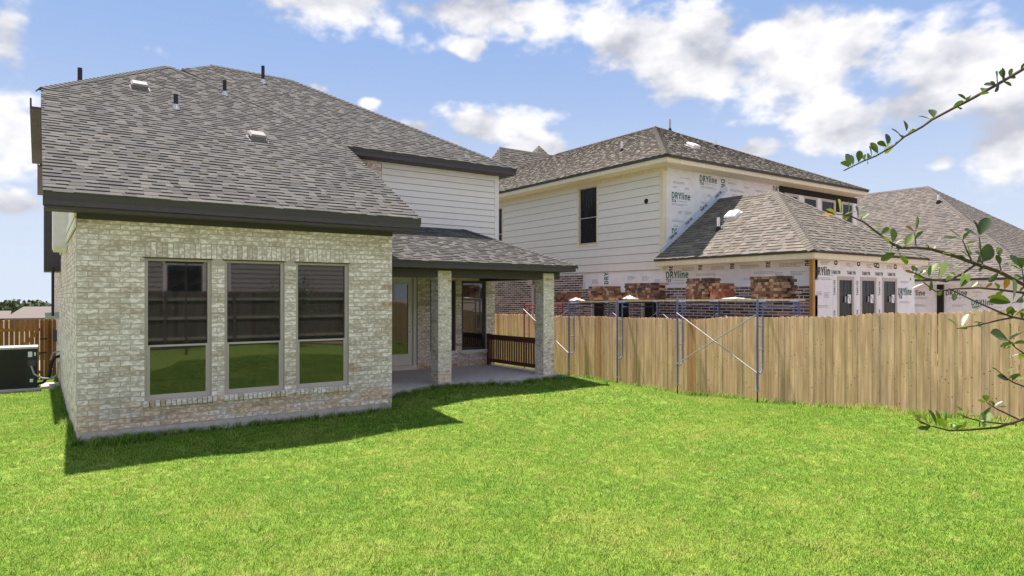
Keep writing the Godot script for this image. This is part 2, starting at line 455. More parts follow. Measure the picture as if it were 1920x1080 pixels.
func ground(x: float, z: float) -> float:
	var s := 0.0
	var t := 0.0
	for q in LEVELS:
		var dx: float = x - q[0]
		var dz: float = z - q[1]
		var w := 1.0 / pow(dx * dx + dz * dz + 0.35, 1.7)
		s += w * q[2]
		t += w
	var y := s / t
	if z < -28.0:
		y -= minf(-28.0 - z, 90.0) * 0.075
	return y
const BRANCHES := [
	[[1.717,0.330,-0.929,1.806,0.363,-0.929,1.809,0.373,-0.893,1.901,0.411,-0.891,1.978,0.448,-0.899,1.989,0.469,-0.857,2.068,0.502,-0.866,2.175,0.550,-0.851,2.178,0.563,-0.816,2.306,0.625,-0.790,2.430,0.689,-0.762,3.036,0.956,-0.563,3.750,1.250,-0.300], 0.0016, 0.0055, [[1.743,0.340,-0.929,1.708,0.354,-0.925,0.48,"d",39], [1.752,0.343,-0.929,1.759,0.377,-0.943,0.46,"d",54], [1.761,0.346,-0.929,1.743,0.371,-0.921,0.29,"p",0], [1.807,0.366,-0.918,1.802,0.376,-0.926,0.48,"d",31], [1.807,0.367,-0.915,1.837,0.386,-0.922,0.37,"d",18], [1.808,0.370,-0.904,1.814,0.400,-0.910,0.45,"d",14], [1.807,0.367,-0.915,1.826,0.361,-0.922,0.40,"d",51], [1.871,0.404,-0.894,1.847,0.418,-0.905,0.43,"d",47], [1.872,0.406,-0.893,1.883,0.441,-0.898,0.40,"d",-32], [1.909,0.415,-0.892,1.906,0.423,-0.884,0.44,"d",59], [1.970,0.444,-0.898,1.969,0.474,-0.923,0.41,"d",-11], [1.977,0.460,-0.893,1.992,0.495,-0.902,0.39,"d",-10], [1.963,0.440,-0.897,1.934,0.447,-0.888,0.38,"d",4], [2.068,0.502,-0.866,2.051,0.517,-0.890,0.43,"d",-16], [2.078,0.507,-0.865,2.099,0.540,-0.878,0.44,"d",-41], [2.178,0.563,-0.816,2.153,0.569,-0.806,0.48,"d",58], [2.242,0.594,-0.803,2.272,0.616,-0.808,0.43,"d",-22], [2.306,0.625,-0.790,2.259,0.622,-0.799,0.26,"p",-33], [2.306,0.625,-0.790,2.333,0.667,-0.797,0.47,"d",33], [2.331,0.638,-0.784,2.314,0.670,-0.775,0.39,"d",-24], [2.344,0.644,-0.781,2.358,0.674,-0.798,0.38,"d",34], [2.356,0.651,-0.779,2.385,0.662,-0.769,0.43,"d",55], [2.319,0.632,-0.787,2.297,0.606,-0.788,0.42,"d",-41], [2.331,0.638,-0.784,2.330,0.622,-0.761,0.36,"d",-22], [2.418,0.682,-0.765,2.402,0.698,-0.753,0.36,"d",59]]],
	[[1.895,0.241,-1.049,1.970,0.242,-1.049,1.972,0.218,-1.007,2.042,0.199,-1.012,2.130,0.162,-1.002,2.117,0.147,-0.970,2.202,0.152,-0.966,2.285,0.150,-0.959,2.301,0.130,-0.907,2.413,0.105,-0.884,2.523,0.081,-0.857,2.548,0.039,-0.799,3.044,0.169,-0.516,3.750,0.550,-0.300], 0.0015, 0.0080, [[1.902,0.241,-1.049,1.856,0.240,-1.065,0.26,"o",-12], [1.902,0.241,-1.049,1.870,0.258,-1.050,0.26,"o",-11], [1.917,0.241,-1.049,1.937,0.284,-1.061,0.55,"y",31], [1.962,0.242,-1.049,1.952,0.279,-1.040,0.28,"p",-26], [1.970,0.242,-1.049,1.941,0.233,-1.050,0.44,"y",-34], [1.971,0.228,-1.024,1.989,0.266,-1.037,0.46,"d",36], [1.971,0.225,-1.019,2.006,0.249,-1.013,0.38,"g",-22], [2.069,0.188,-1.009,2.098,0.207,-0.996,0.45,"g",42], [2.060,0.191,-1.010,2.103,0.170,-1.002,0.44,"y",12], [2.130,0.162,-1.002,2.143,0.208,-1.004,0.42,"g",-38], [2.129,0.161,-0.999,2.116,0.139,-1.006,0.37,"d",52], [2.113,0.137,-0.977,2.129,0.161,-0.988,0.43,"d",-23], [2.114,0.135,-0.981,2.098,0.115,-1.017,0.43,"d",45], [2.111,0.131,-0.974,2.148,0.105,-0.970,0.42,"g",-10], [2.134,0.148,-0.969,2.157,0.188,-0.959,0.41,"g",-40], [2.368,0.115,-0.893,2.309,0.130,-0.908,0.39,"d",31], [2.413,0.105,-0.884,2.469,0.157,-0.857,0.47,"d",54], [2.380,0.112,-0.891,2.333,0.097,-0.911,0.32,"p",33], [2.523,0.081,-0.857,2.522,0.052,-0.882,0.37,"d",37], [2.538,0.056,-0.822,2.570,0.071,-0.817,0.47,"g",6]]],
	[[2.134,0.194,-0.940,2.190,0.172,-0.963,2.163,0.149,-0.949], 0.0010, 0.0022, [[2.134,0.194,-0.940,2.106,0.210,-0.948,0.33,"o",-54], [2.134,0.194,-0.940,2.119,0.235,-0.923,0.29,"p",-26]]],
	[[2.383,0.188,-0.863,2.430,0.135,-0.874,2.385,0.096,-0.854], 0.0015, 0.0030, [[2.383,0.188,-0.863,2.336,0.207,-0.878,0.44,"d",-26], [2.383,0.188,-0.863,2.365,0.235,-0.866,0.45,"d",-21], [2.383,0.188,-0.863,2.410,0.243,-0.847,0.47,"d",-47], [2.421,0.127,-0.870,2.420,0.145,-0.884,0.48,"d",-57]]],
	[[2.306,0.176,-0.880,2.371,0.143,-0.891,2.347,0.107,-0.868], 0.0015, 0.0030, [[2.306,0.176,-0.880,2.267,0.185,-0.910,0.42,"d",-18], [2.306,0.176,-0.880,2.308,0.208,-0.909,0.38,"d",-10], [2.354,0.118,-0.875,2.339,0.144,-0.893,0.39,"d",-20], [2.361,0.128,-0.882,2.342,0.155,-0.876,0.41,"g",-54]]],
	[[2.127,0.075,-0.945,2.212,0.058,-0.945,2.231,0.046,-0.895,2.322,0.068,-0.891,2.414,0.102,-0.884], 0.0015, 0.0035, [[2.152,0.070,-0.945,2.123,0.079,-0.958,0.28,"o",-48], [2.152,0.070,-0.945,2.177,0.096,-0.957,0.27,"p",-35], [2.212,0.058,-0.945,2.166,0.062,-0.950,0.43,"y",-39], [2.214,0.057,-0.940,2.244,0.102,-0.929,0.38,"g",-55], [2.223,0.051,-0.915,2.243,0.103,-0.900,0.39,"g",59], [2.231,0.046,-0.895,2.221,0.064,-0.879,0.42,"g",32], [2.217,0.055,-0.930,2.213,0.022,-0.929,0.39,"g",46], [2.130,0.056,-0.949,2.116,0.052,-0.944,0.39,"g",-35]]],
	[[1.994,0.041,-0.856,2.082,0.016,-0.862,2.102,0.023,-0.821,2.221,0.027,-0.806,2.335,0.022,-0.793,2.369,0.012,-0.742,2.959,0.064,-0.476,3.750,0.200,-0.300], 0.0015, 0.0050, [[2.125,0.029,-0.818,2.130,0.066,-0.809,0.48,"g",-2], [2.126,0.024,-0.818,2.134,0.062,-0.796,0.41,"g",-55], [2.003,0.038,-0.856,1.993,0.027,-0.884,0.28,"p",-56], [2.255,0.026,-0.802,2.256,0.040,-0.785,0.33,"o",-42], [2.341,0.020,-0.783,2.324,0.052,-0.768,0.34,"o",7], [2.341,0.020,-0.783,2.344,0.004,-0.804,0.38,"g",20], [2.362,0.014,-0.753,2.364,0.030,-0.741,0.47,"d",32]]],
	[[2.106,0.025,-0.838,2.212,-0.005,-0.825,2.244,-0.039,-0.770,2.343,-0.059,-0.763,2.431,-0.067,-0.762,3.052,-0.053,-0.585,3.750,0.000,-0.300], 0.0015, 0.0048, [[2.138,0.016,-0.834,2.126,-0.007,-0.832,0.44,"g",35], [2.231,-0.025,-0.792,2.216,-0.035,-0.812,0.31,"p",3], [2.352,-0.060,-0.763,2.375,-0.035,-0.744,0.42,"g",-56], [2.303,-0.051,-0.766,2.298,-0.039,-0.741,0.43,"d",-1]]],
	[[2.125,-0.089,-0.824,2.235,-0.082,-0.811,2.254,-0.066,-0.766,2.351,-0.060,-0.763], 0.0013, 0.0030, [[2.136,-0.089,-0.823,2.121,-0.062,-0.843,0.44,"g",-27], [2.147,-0.088,-0.822,2.185,-0.049,-0.821,0.32,"p",-51], [2.224,-0.083,-0.812,2.272,-0.087,-0.807,0.48,"g",20]]],
	[[1.922,-0.328,-0.845,2.014,-0.355,-0.849,2.034,-0.365,-0.808,2.143,-0.374,-0.800,2.272,-0.378,-0.776,2.309,-0.350,-0.724,2.919,-0.342,-0.472,3.750,-0.450,-0.300], 0.0014, 0.0048, [[2.207,-0.376,-0.788,2.238,-0.332,-0.791,0.45,"g",-59], [2.016,-0.356,-0.845,1.977,-0.367,-0.861,0.43,"g",-1], [2.016,-0.356,-0.845,1.991,-0.332,-0.876,0.50,"y",-50], [2.018,-0.357,-0.841,1.980,-0.337,-0.852,0.55,"y",-17], [2.022,-0.359,-0.833,2.021,-0.315,-0.849,0.48,"g",15], [2.024,-0.360,-0.828,2.029,-0.317,-0.835,0.52,"y",-22], [2.028,-0.362,-0.820,2.058,-0.319,-0.824,0.42,"g",49], [2.030,-0.363,-0.816,2.008,-0.331,-0.820,0.56,"y",34], [2.067,-0.368,-0.805,2.093,-0.364,-0.794,0.41,"g",-43], [2.004,-0.352,-0.849,2.019,-0.324,-0.865,0.38,"g",18]]],
	[[2.045,-0.319,-0.783,2.118,-0.337,-0.794,2.117,-0.341,-0.761,2.226,-0.358,-0.748,2.310,-0.368,-0.750], 0.0012, 0.0030, [[2.082,-0.328,-0.788,2.083,-0.304,-0.804,0.48,"y",19], [2.089,-0.330,-0.789,2.074,-0.299,-0.777,0.44,"y",-42], [2.067,-0.324,-0.786,2.071,-0.321,-0.802,0.45,"y",48], [2.117,-0.341,-0.761,2.095,-0.326,-0.769,0.51,"y",-17], [2.315,-0.377,-0.746,2.323,-0.365,-0.748,0.25,"p",-11], [2.117,-0.342,-0.795,2.096,-0.360,-0.799,0.47,"y",-57]]],
	[[2.136,-0.291,-0.755,2.237,-0.320,-0.765,2.272,-0.347,-0.725], 0.0012, 0.0026, [[2.136,-0.291,-0.755,2.134,-0.286,-0.774,0.44,"y",45], [2.136,-0.291,-0.755,2.116,-0.267,-0.751,0.40,"g",40], [2.177,-0.303,-0.759,2.168,-0.291,-0.760,0.46,"d",-39], [2.187,-0.306,-0.760,2.193,-0.329,-0.779,0.38,"d",-42], [2.197,-0.309,-0.761,2.215,-0.293,-0.747,0.27,"p",5]]],
	[[2.217,-0.206,-0.759,2.307,-0.234,-0.768,2.304,-0.247,-0.748,2.401,-0.267,-0.752,3.031,-0.265,-0.586,3.750,-0.200,-0.300], 0.0012, 0.0035, [[2.305,-0.242,-0.756,2.279,-0.229,-0.774,0.48,"d",-48], [2.304,-0.245,-0.752,2.296,-0.219,-0.734,0.44,"d",46], [2.217,-0.206,-0.759,2.210,-0.201,-0.765,0.41,"d",42]]],
	[[2.243,-0.122,-0.741,2.352,-0.150,-0.757,2.370,-0.167,-0.741,2.969,-0.193,-0.511,3.750,-0.050,-0.300], 0.0012, 0.0035, [[2.254,-0.124,-0.742,2.195,-0.100,-0.757,0.47,"g",-44], [2.254,-0.124,-0.742,2.308,-0.100,-0.733,0.44,"g",-52], [2.265,-0.127,-0.744,2.235,-0.141,-0.745,0.52,"y",8], [2.298,-0.136,-0.749,2.341,-0.132,-0.734,0.47,"g",-33], [2.247,-0.111,-0.738,2.221,-0.079,-0.726,0.47,"g",-58], [2.254,-0.124,-0.742,2.242,-0.102,-0.773,0.43,"g",-43], [2.254,-0.124,-0.742,2.272,-0.101,-0.721,0.45,"g",2], [2.276,-0.130,-0.746,2.234,-0.140,-0.746,0.55,"y",39], [2.298,-0.136,-0.749,2.301,-0.126,-0.721,0.43,"g",-14], [2.369,-0.166,-0.743,2.354,-0.175,-0.771,0.26,"p",-31]]],
	[[2.455,0.143,-0.836,2.504,0.113,-0.851,2.467,0.076,-0.832], 0.0012, 0.0025, [[2.489,0.098,-0.844,2.478,0.131,-0.846,0.48,"d",14], [2.485,0.125,-0.845,2.506,0.158,-0.850,0.39,"d",-37]]],
	[[2.537,0.098,-0.802,2.591,0.066,-0.814,2.549,0.039,-0.799], 0.0012, 0.0025, [[2.543,0.095,-0.803,2.501,0.107,-0.830,0.37,"g",-14], [2.553,0.088,-0.806,2.556,0.133,-0.832,0.40,"d",-58], [2.553,0.088,-0.806,2.525,0.123,-0.798,0.38,"d",34]]],
	[[2.289,-0.017,-0.745,2.379,-0.011,-0.756,2.369,0.011,-0.742], 0.0012, 0.0028, [[2.289,-0.017,-0.745,2.325,0.043,-0.750,0.41,"d",48], [2.289,-0.017,-0.745,2.246,0.004,-0.785,0.46,"g",29], [2.289,-0.017,-0.745,2.240,-0.011,-0.779,0.37,"g",-34], [2.316,-0.016,-0.748,2.361,-0.005,-0.740,0.31,"p",50]]],
]

# ---------------------------------------------------------------- bricks
# free stretches of [a, b] once the openings of a course are cut out
func cut(a: float, b: float, v0: float, v1: float, holes: Array) -> Array:
	var runs := [[a, b]]
	for h in holes:
		if h[3] - 0.001 <= v0 or h[2] + 0.001 >= v1:
			continue
		var next := []
		for r in runs:
			if h[1] <= r[0] or h[0] >= r[1]:
				next.append(r)
				continue
			if h[0] - r[0] > 0.02: next.append([r[0], h[0]])
			if r[1] - h[1] > 0.02: next.append([h[1], r[1]])
		runs = next
	return runs

var brick_cache := {}

func pale_tint(low: float) -> Color:
	var r := rng.randf()
	if rng.randf() < low:
		return [Color(0.92, 0.80, 0.66), Color(0.86, 0.72, 0.58), Color(0.98, 0.88, 0.75)][rng.randi() % 3]
	if r < 0.04: return Color(0.66, 0.54, 0.43)
	if r < 0.22: return Color(0.74, 0.70, 0.645)
	if r < 0.52: return Color(0.88, 0.865, 0.835)
	if r < 0.8: return Color(1.0, 1.0, 0.985)
	return Color(1.1, 1.1, 1.09)

func dark_tint(_low: float) -> Color:
	return [Color(0.09, 0.068, 0.066), Color(0.13, 0.096, 0.092), Color(0.17, 0.125, 0.115), Color(0.24, 0.18, 0.165), Color(0.34, 0.27, 0.25), Color(0.065, 0.05, 0.05)][rng.randi() % 6]

# o: lower left corner of the face; u: along; n: outwards. holes: [u0, u1, v0, v1]. single: how many full bricks become pieces of their own
func brick_wall(parent: Node3D, o: Vector3, u: Vector3, n: Vector3, w: float, h: float, ch: float, pitch: float, holes: Array, m: Material, dark := false, single := 0, low_rows := 0, joint := 0.011) -> void:
	var list := []
	var rows := int(round(h / ch))
	for r in rows:
		var v0 := r * ch
		var off := (pitch * 0.5 if r % 2 else 0.0) + (pitch * 0.02 * sin(r * 1.7))
		for run in cut(0.0, w, v0, v0 + ch, holes):
			var x: float = run[0]
			var e := floorf((run[0] - off) / pitch) * pitch + off + pitch
			if e - x < pitch * 0.22:
				e += pitch
			while x < run[1] - 0.005:
				if run[1] - e < pitch * 0.22:
					e = run[1]
				list.append([x, minf(e, run[1]), v0, r])
				x = e
				e += pitch
	var g := Geo.new()
	var count := 0
	var basis := Basis(u, Vector3.UP, n)
	if single > 0:
		list.sort_custom(func(a, b): return a[0] + (0.0 if a[2] > ch * 4 else 50.0) < b[0] + (0.0 if b[2] > ch * 4 else 50.0))
	for q in list:
		var bw: float = q[1] - q[0] - joint
		var dz := rng.randf_range(-0.0025, 0.002)
		var at: Vector3 = o + u * ((q[0] + q[1]) * 0.5) + Vector3.UP * (q[2] + ch * 0.5) + n * (dz - 0.03)
		var low: float = 0.75 - 0.13 * q[3] if q[3] < low_rows else 0.0
		var tint := dark_tint(0) if dark else pale_tint(low)
		if count < single and absf(bw + joint - pitch) < 0.004 and low == 0.0:
			count += 1
			var k := rng.randi() % 24
			if not brick_cache.has(k):
				var b := Geo.new()
				chamfered(b, Vector3(bw, ch - joint, 0.06), tint, Vector2(rng.randf(), rng.randf()))
				brick_cache[k] = b.mesh(m)
			piece("brick", brick_cache[k], Transform3D(basis, at), parent)
		else:
			g.box(Transform3D(basis, at), Vector3(bw, ch - joint, 0.06), tint, Vector2(rng.randf(), rng.randf()), 32)
	part("bricks", g, m, parent, true)

# brick with its front edges worn off
func chamfered(g: Geo, s: Vector3, col: Color, uo: Vector2) -> void:
	var e := 0.004
	var h := s * 0.5
	var a := [Vector3(-h.x, -h.y, h.z - e), Vector3(h.x, -h.y, h.z - e), Vector3(h.x, h.y, h.z - e), Vector3(-h.x, h.y, h.z - e)]
	var b := [Vector3(-h.x + e, -h.y + e, h.z), Vector3(h.x - e, -h.y + e, h.z), Vector3(h.x - e, h.y - e, h.z), Vector3(-h.x + e, h.y - e, h.z)]
	g.quad(b[0], b[1], b[2], b[3], col, uo)
	for k in 4:
		var j := (k + 1) % 4
		g.quad(a[k], a[j], b[j], b[k], col, uo)
		g.quad(a[k] - Vector3(0, 0, s.z - e), a[j] - Vector3(0, 0, s.z - e), a[j], a[k], col, uo)

# a slab with rectangular openings, made of boxes; face at o, going th inwards
func wall_core(g: Geo, o: Vector3, u: Vector3, n: Vector3, w: float, h: float, th: float, holes: Array, col := Color.WHITE) -> void:
	var vs := [0.0, h]
	for q in holes:
		for k in [2, 3]:
			var t := clampf(q[k], 0.0, h)
			if not vs.has(t): vs.append(t)
	vs.sort()
	var basis := Basis(u, Vector3.UP, n)
	for k in vs.size() - 1:
		if vs[k + 1] - vs[k] < 0.002: continue
		for r in cut(0.0, w, vs[k], vs[k + 1], holes):
			g.box(Transform3D(basis, o + u * ((r[0] + r[1]) * 0.5) + Vector3.UP * ((vs[k] + vs[k + 1]) * 0.5) - n * th * 0.5), Vector3(r[1] - r[0], vs[k + 1] - vs[k], th), col)

# ---------------------------------------------------------------- shingles
var shingle_cache := {}
var shingle_tint := Color.WHITE   # one tint over all the shingles of a house
const TONES := [Color(0.114, 0.118, 0.112), Color(0.131, 0.134, 0.127), Color(0.099, 0.103, 0.098), Color(0.146, 0.146, 0.137), Color(0.128, 0.126, 0.117), Color(0.108, 0.113, 0.111), Color(0.088, 0.092, 0.089)]
const WIDTHS := [0.11, 0.15, 0.19, 0.24]

func shingle(g: Geo, a: Vector3, b: Vector3, c: Vector3, d: Vector3, nrm: Vector3, th: float, col: Color, uo: Vector2) -> void:
	# a b along the lower edge, c d along the upper one
	var a2 := a + nrm * th
	var b2 := b + nrm * th
	var c2 := c + nrm * 0.003
	var d2 := d + nrm * 0.003
	g.quad(a2, b2, c2, d2, col, uo)
	g.quad(a, b, b2, a2, col, uo)
	g.quad(d, a, a2, d2, col, uo)
	g.quad(b, c, c2, b2, col, uo)

# convex roof face; o is on the eave, u along it and v up the slope; pts are [u, v] pairs counter-clockwise
func roof_face(parent: Node3D, o: Vector3, u: Vector3, v: Vector3, pts: Array, single := 0, exposure := 0.142) -> void:
	var nrm := u.cross(v).normalized()
	var top := -1e9
	for p in pts: top = maxf(top, p[1])
	var edge := func(y: float) -> Vector2:
		var lo := 1e9
		var hi := -1e9
		for k in pts.size():
			var p: Array = pts[k]
			var q: Array = pts[(k + 1) % pts.size()]
			if (p[1] <= y and q[1] >= y) or (q[1] <= y and p[1] >= y):
				if absf(q[1] - p[1]) < 1e-6:
					lo = minf(lo, minf(p[0], q[0])); hi = maxf(hi, maxf(p[0], q[0]))
				else:
					var t: float = (y - p[1]) / (q[1] - p[1])
					var x: float = lerpf(p[0], q[0], t)
					lo = minf(lo, x); hi = maxf(hi, x)
		return Vector2(lo, hi)
	var g := Geo.new()
	var count := 0
	var y := 0.0
	var row := 0
	while y < top - 0.01:
		var y1 := minf(y + exposure, top - 0.001)
		var e0: Vector2 = edge.call(y + 0.0005)
		var e1: Vector2 = edge.call(y1 - 0.0005)
		var x := minf(e0.x, e1.x) - rng.randf() * 0.2
		var hi := maxf(e0.y, e1.y)
		var tooth := rng.randf() < 0.5
		while x < hi:
			var w: float = WIDTHS[rng.randi() % 4]
			var th := 0.020 if tooth else 0.008
			var k := rng.randi() % 7
			var col: Color = TONES[k] * shingle_tint
			var a0 := maxf(x, e0.x)
			var b0 := minf(x + w, e0.y)
			var d0 := maxf(x, e1.x)
			var c0 := minf(x + w, e1.y)
			if b0 > a0 or c0 > d0:
				if b0 < a0: b0 = a0
				if c0 < d0: c0 = d0
				if count < single and absf(b0 - a0 - w) < 1e-4 and absf(c0 - d0 - w) < 1e-4:
					count += 1
					var key := "%f %s %d" % [w, tooth, k]
					if not shingle_cache.has(key):
						var s := Geo.new()
						shingle(s, Vector3(0, 0, 0), Vector3(w, 0, 0), Vector3(w, exposure, 0), Vector3(0, exposure, 0), Vector3(0, 0, 1), th, col, Vector2(rng.randf(), rng.randf()))
						shingle_cache[key] = s.mesh(M.shingle)
					piece("shingle", shingle_cache[key], Transform3D(Basis(u, v, nrm), o + u * x + v * y), parent)
				else:
					shingle(g, o + u * a0 + v * y, o + u * b0 + v * y, o + u * c0 + v * y1, o + u * d0 + v * y1, nrm, th, col, Vector2(rng.randf(), rng.randf()))
			x += w
			tooth = rng.randf() < 0.45 if tooth else true
		y += exposure
		row += 1
	part("shingles", g, M.shingle, parent, true)

# bent cap pieces along a hip or a ridge from the low end p to the high end q; nl and nr are the normals of the faces left and right of it
func caps(g: Geo, p: Vector3, q: Vector3, nl: Vector3, nr: Vector3) -> void:
	var d := (q - p).normalized()
	var l := nl.normalized().cross(d).normalized()
	var r := d.cross(nr.normalized()).normalized()
	var up := (nl.normalized() + nr.normalized()).normalized()
	var n := int(p.distance_to(q) / 0.14)
	for k in n:
		var a := p + d * (k * 0.14)
		var b := a + d * 0.17
		var col: Color = TONES[[0, 0, 2, 5][rng.randi() % 4]] * shingle_tint
		var h0 := up * 0.034
		var h1 := up * 0.020
		var w := 0.14
		g.quad(a + h0, b + h1, b + l * w + up * 0.014, a + l * w + up * 0.026, col)
		g.quad(b + h1, a + h0, a + r * w + up * 0.026, b + r * w + up * 0.014, col)
		g.quad(a + l * w, a + h0 * 0.2, a + h0, a + l * w + up * 0.026, col)
		g.quad(a + h0 * 0.2, a + r * w, a + r * w + up * 0.026, a + h0, col)

func slab(g: Geo, pts: Array, th: float, col := Color.WHITE) -> void:
	# flat roof deck: pts counter-clockwise seen from above, th downwards
	var t := PackedVector3Array()
	var b := PackedVector3Array()
	for p in pts:
		t.append(p - Vector3(0, 0.004, 0))
		b.append(p - Vector3(0, th, 0))
	g.fan(t, col)
	var rb := b.duplicate()
	rb.reverse()
	g.fan(rb, col)
	for k in pts.size():
		var j := (k + 1) % pts.size()
		g.quad(b[k], b[j], t[j], t[k], col)

# a face of a roof given by its corners, the first two along the eave
func face3(parent: Node3D, pts: Array, single := 0, exposure := 0.142) -> void:
	var o: Vector3 = pts[0]
	var u: Vector3 = (pts[1] - pts[0]).normalized()
	var nrm: Vector3 = (pts[1] - pts[0]).cross(pts[2] - pts[0]).normalized()
	var v := nrm.cross(u)
	var flat := []
	for p in pts:
		flat.append([(p - o).dot(u), (p - o).dot(v)])
	roof_face(parent, o, u, v, flat, single, exposure)

# ---------------------------------------------------------------- boards
func siding(parent: Node3D, o: Vector3, u: Vector3, n: Vector3, w: float, h: float, ex: float, holes: Array, m: Material) -> void:
	var rows := int(ceil(h / ex))
	for r in rows:
		var v0 := r * ex
		var v1 := minf(v0 + ex, h)
		var vs := [v0 + 0.011, v1]  # slit under each board stands in for the shadow of the lap
		for q in holes:
			for e in [2, 3]:
				if q[e] > v0 + 0.03 and q[e] < v1 - 0.02: vs.append(q[e])
		vs.sort()
		for k in vs.size() - 1:
			var s0: float = vs[k]
			var s1: float = vs[k + 1]
			for run in cut(0.0, w, s0 + 0.005, s1 - 0.005, holes):
				var g := Geo.new()
				var a: Vector3 = o + u * run[0] + Vector3.UP * s0
				var b: Vector3 = o + u * run[1] + Vector3.UP * s0
				var a1 := a + Vector3.UP * (s1 - s0)
				var b1 := b + Vector3.UP * (s1 - s0)
				var t0 := n * lerpf(0.028, 0.012, (s0 - v0) / ex)
				var t1 := n * lerpf(0.028, 0.012, (s1 - v0) / ex)
				var uo := Vector2(rng.randf() * 3, rng.randf())
				var s := 1.0 - rng.randf() * 0.03
				var col := Color(s, s, s)
				g.quad(a + t0, b + t0, b1 + t1, a1 + t1, col, uo)
				g.quad(a, b, b + t0, a + t0, col, uo)
				g.quad(a1, a, a + t0, a1 + t1, col, uo)
				g.quad(b, b1, b1 + t1, b + t0, col, uo)
				g.quad(b, a, a1, b1, col, uo)
				part("siding_board", g, m, parent)

# ---------------------------------------------------------------- windows
# face plane at o (lower left of the opening), frame set back by inset
func window(parent: Node3D, o: Vector3, u: Vector3, n: Vector3, w: float, h: float, fw: float, inset: float, rail: float, fm: Material, gm: Material, called := "window") -> MeshInstance3D:
	var basis := Basis(u, Vector3.UP, n)
	var f := Geo.new()
	var at := o - n * (inset + 0.04)
	var put := func(g: Geo, x0: float, x1: float, y0: float, y1: float, dz: float, th: float) -> void:
		g.box(Transform3D(basis, at + u * ((x0 + x1) * 0.5) + Vector3.UP * ((y0 + y1) * 0.5) + n * dz), Vector3(x1 - x0, y1 - y0, th))
	put.call(f, 0.0, fw, 0.0, h, 0.0, 0.08)
	put.call(f, w - fw, w, 0.0, h, 0.0, 0.08)
	put.call(f, fw, w - fw, 0.0, fw, 0.0, 0.08)
	put.call(f, fw, w - fw, h - fw, h, 0.0, 0.08)
	var wn := part(called, f, fm, parent)
	var iw := fw * 0.62
	var s := Geo.new()
	var y1 := rail if rail > 0.0 else h - fw
	put.call(s, fw, fw + iw, fw, y1 + (iw if rail > 0.0 else 0.0), 0.012, 0.04)
	put.call(s, w - fw - iw, w - fw, fw, y1 + (iw if rail > 0.0 else 0.0), 0.012, 0.04)
	put.call(s, fw + iw, w - fw - iw, fw, fw + iw, 0.012, 0.04)
	if rail > 0.0:
		put.call(s, fw + iw, w - fw - iw, y1, y1 + iw, 0.012, 0.04)
	else:
		put.call(s, fw + iw, w - fw - iw, y1 - iw, y1, 0.012, 0.04)
	part("sash", s, fm, wn)
	var p := Geo.new()
	put.call(p, fw + iw - 0.006, w - fw - iw + 0.006, fw + iw - 0.006, y1 + 0.004 - (0.0 if rail > 0.0 else iw), 0.010, 0.012)
	part("pane", p, gm, wn)
	if rail > 0.0:
		var q := Geo.new()
		put.call(q, fw - 0.006, w - fw + 0.006, y1 + iw - 0.006, h - fw + 0.006, -0.012, 0.012)
		part("pane", q, gm, wn)
	return wn

# ---------------------------------------------------------------- fences
var picket_cache := {}

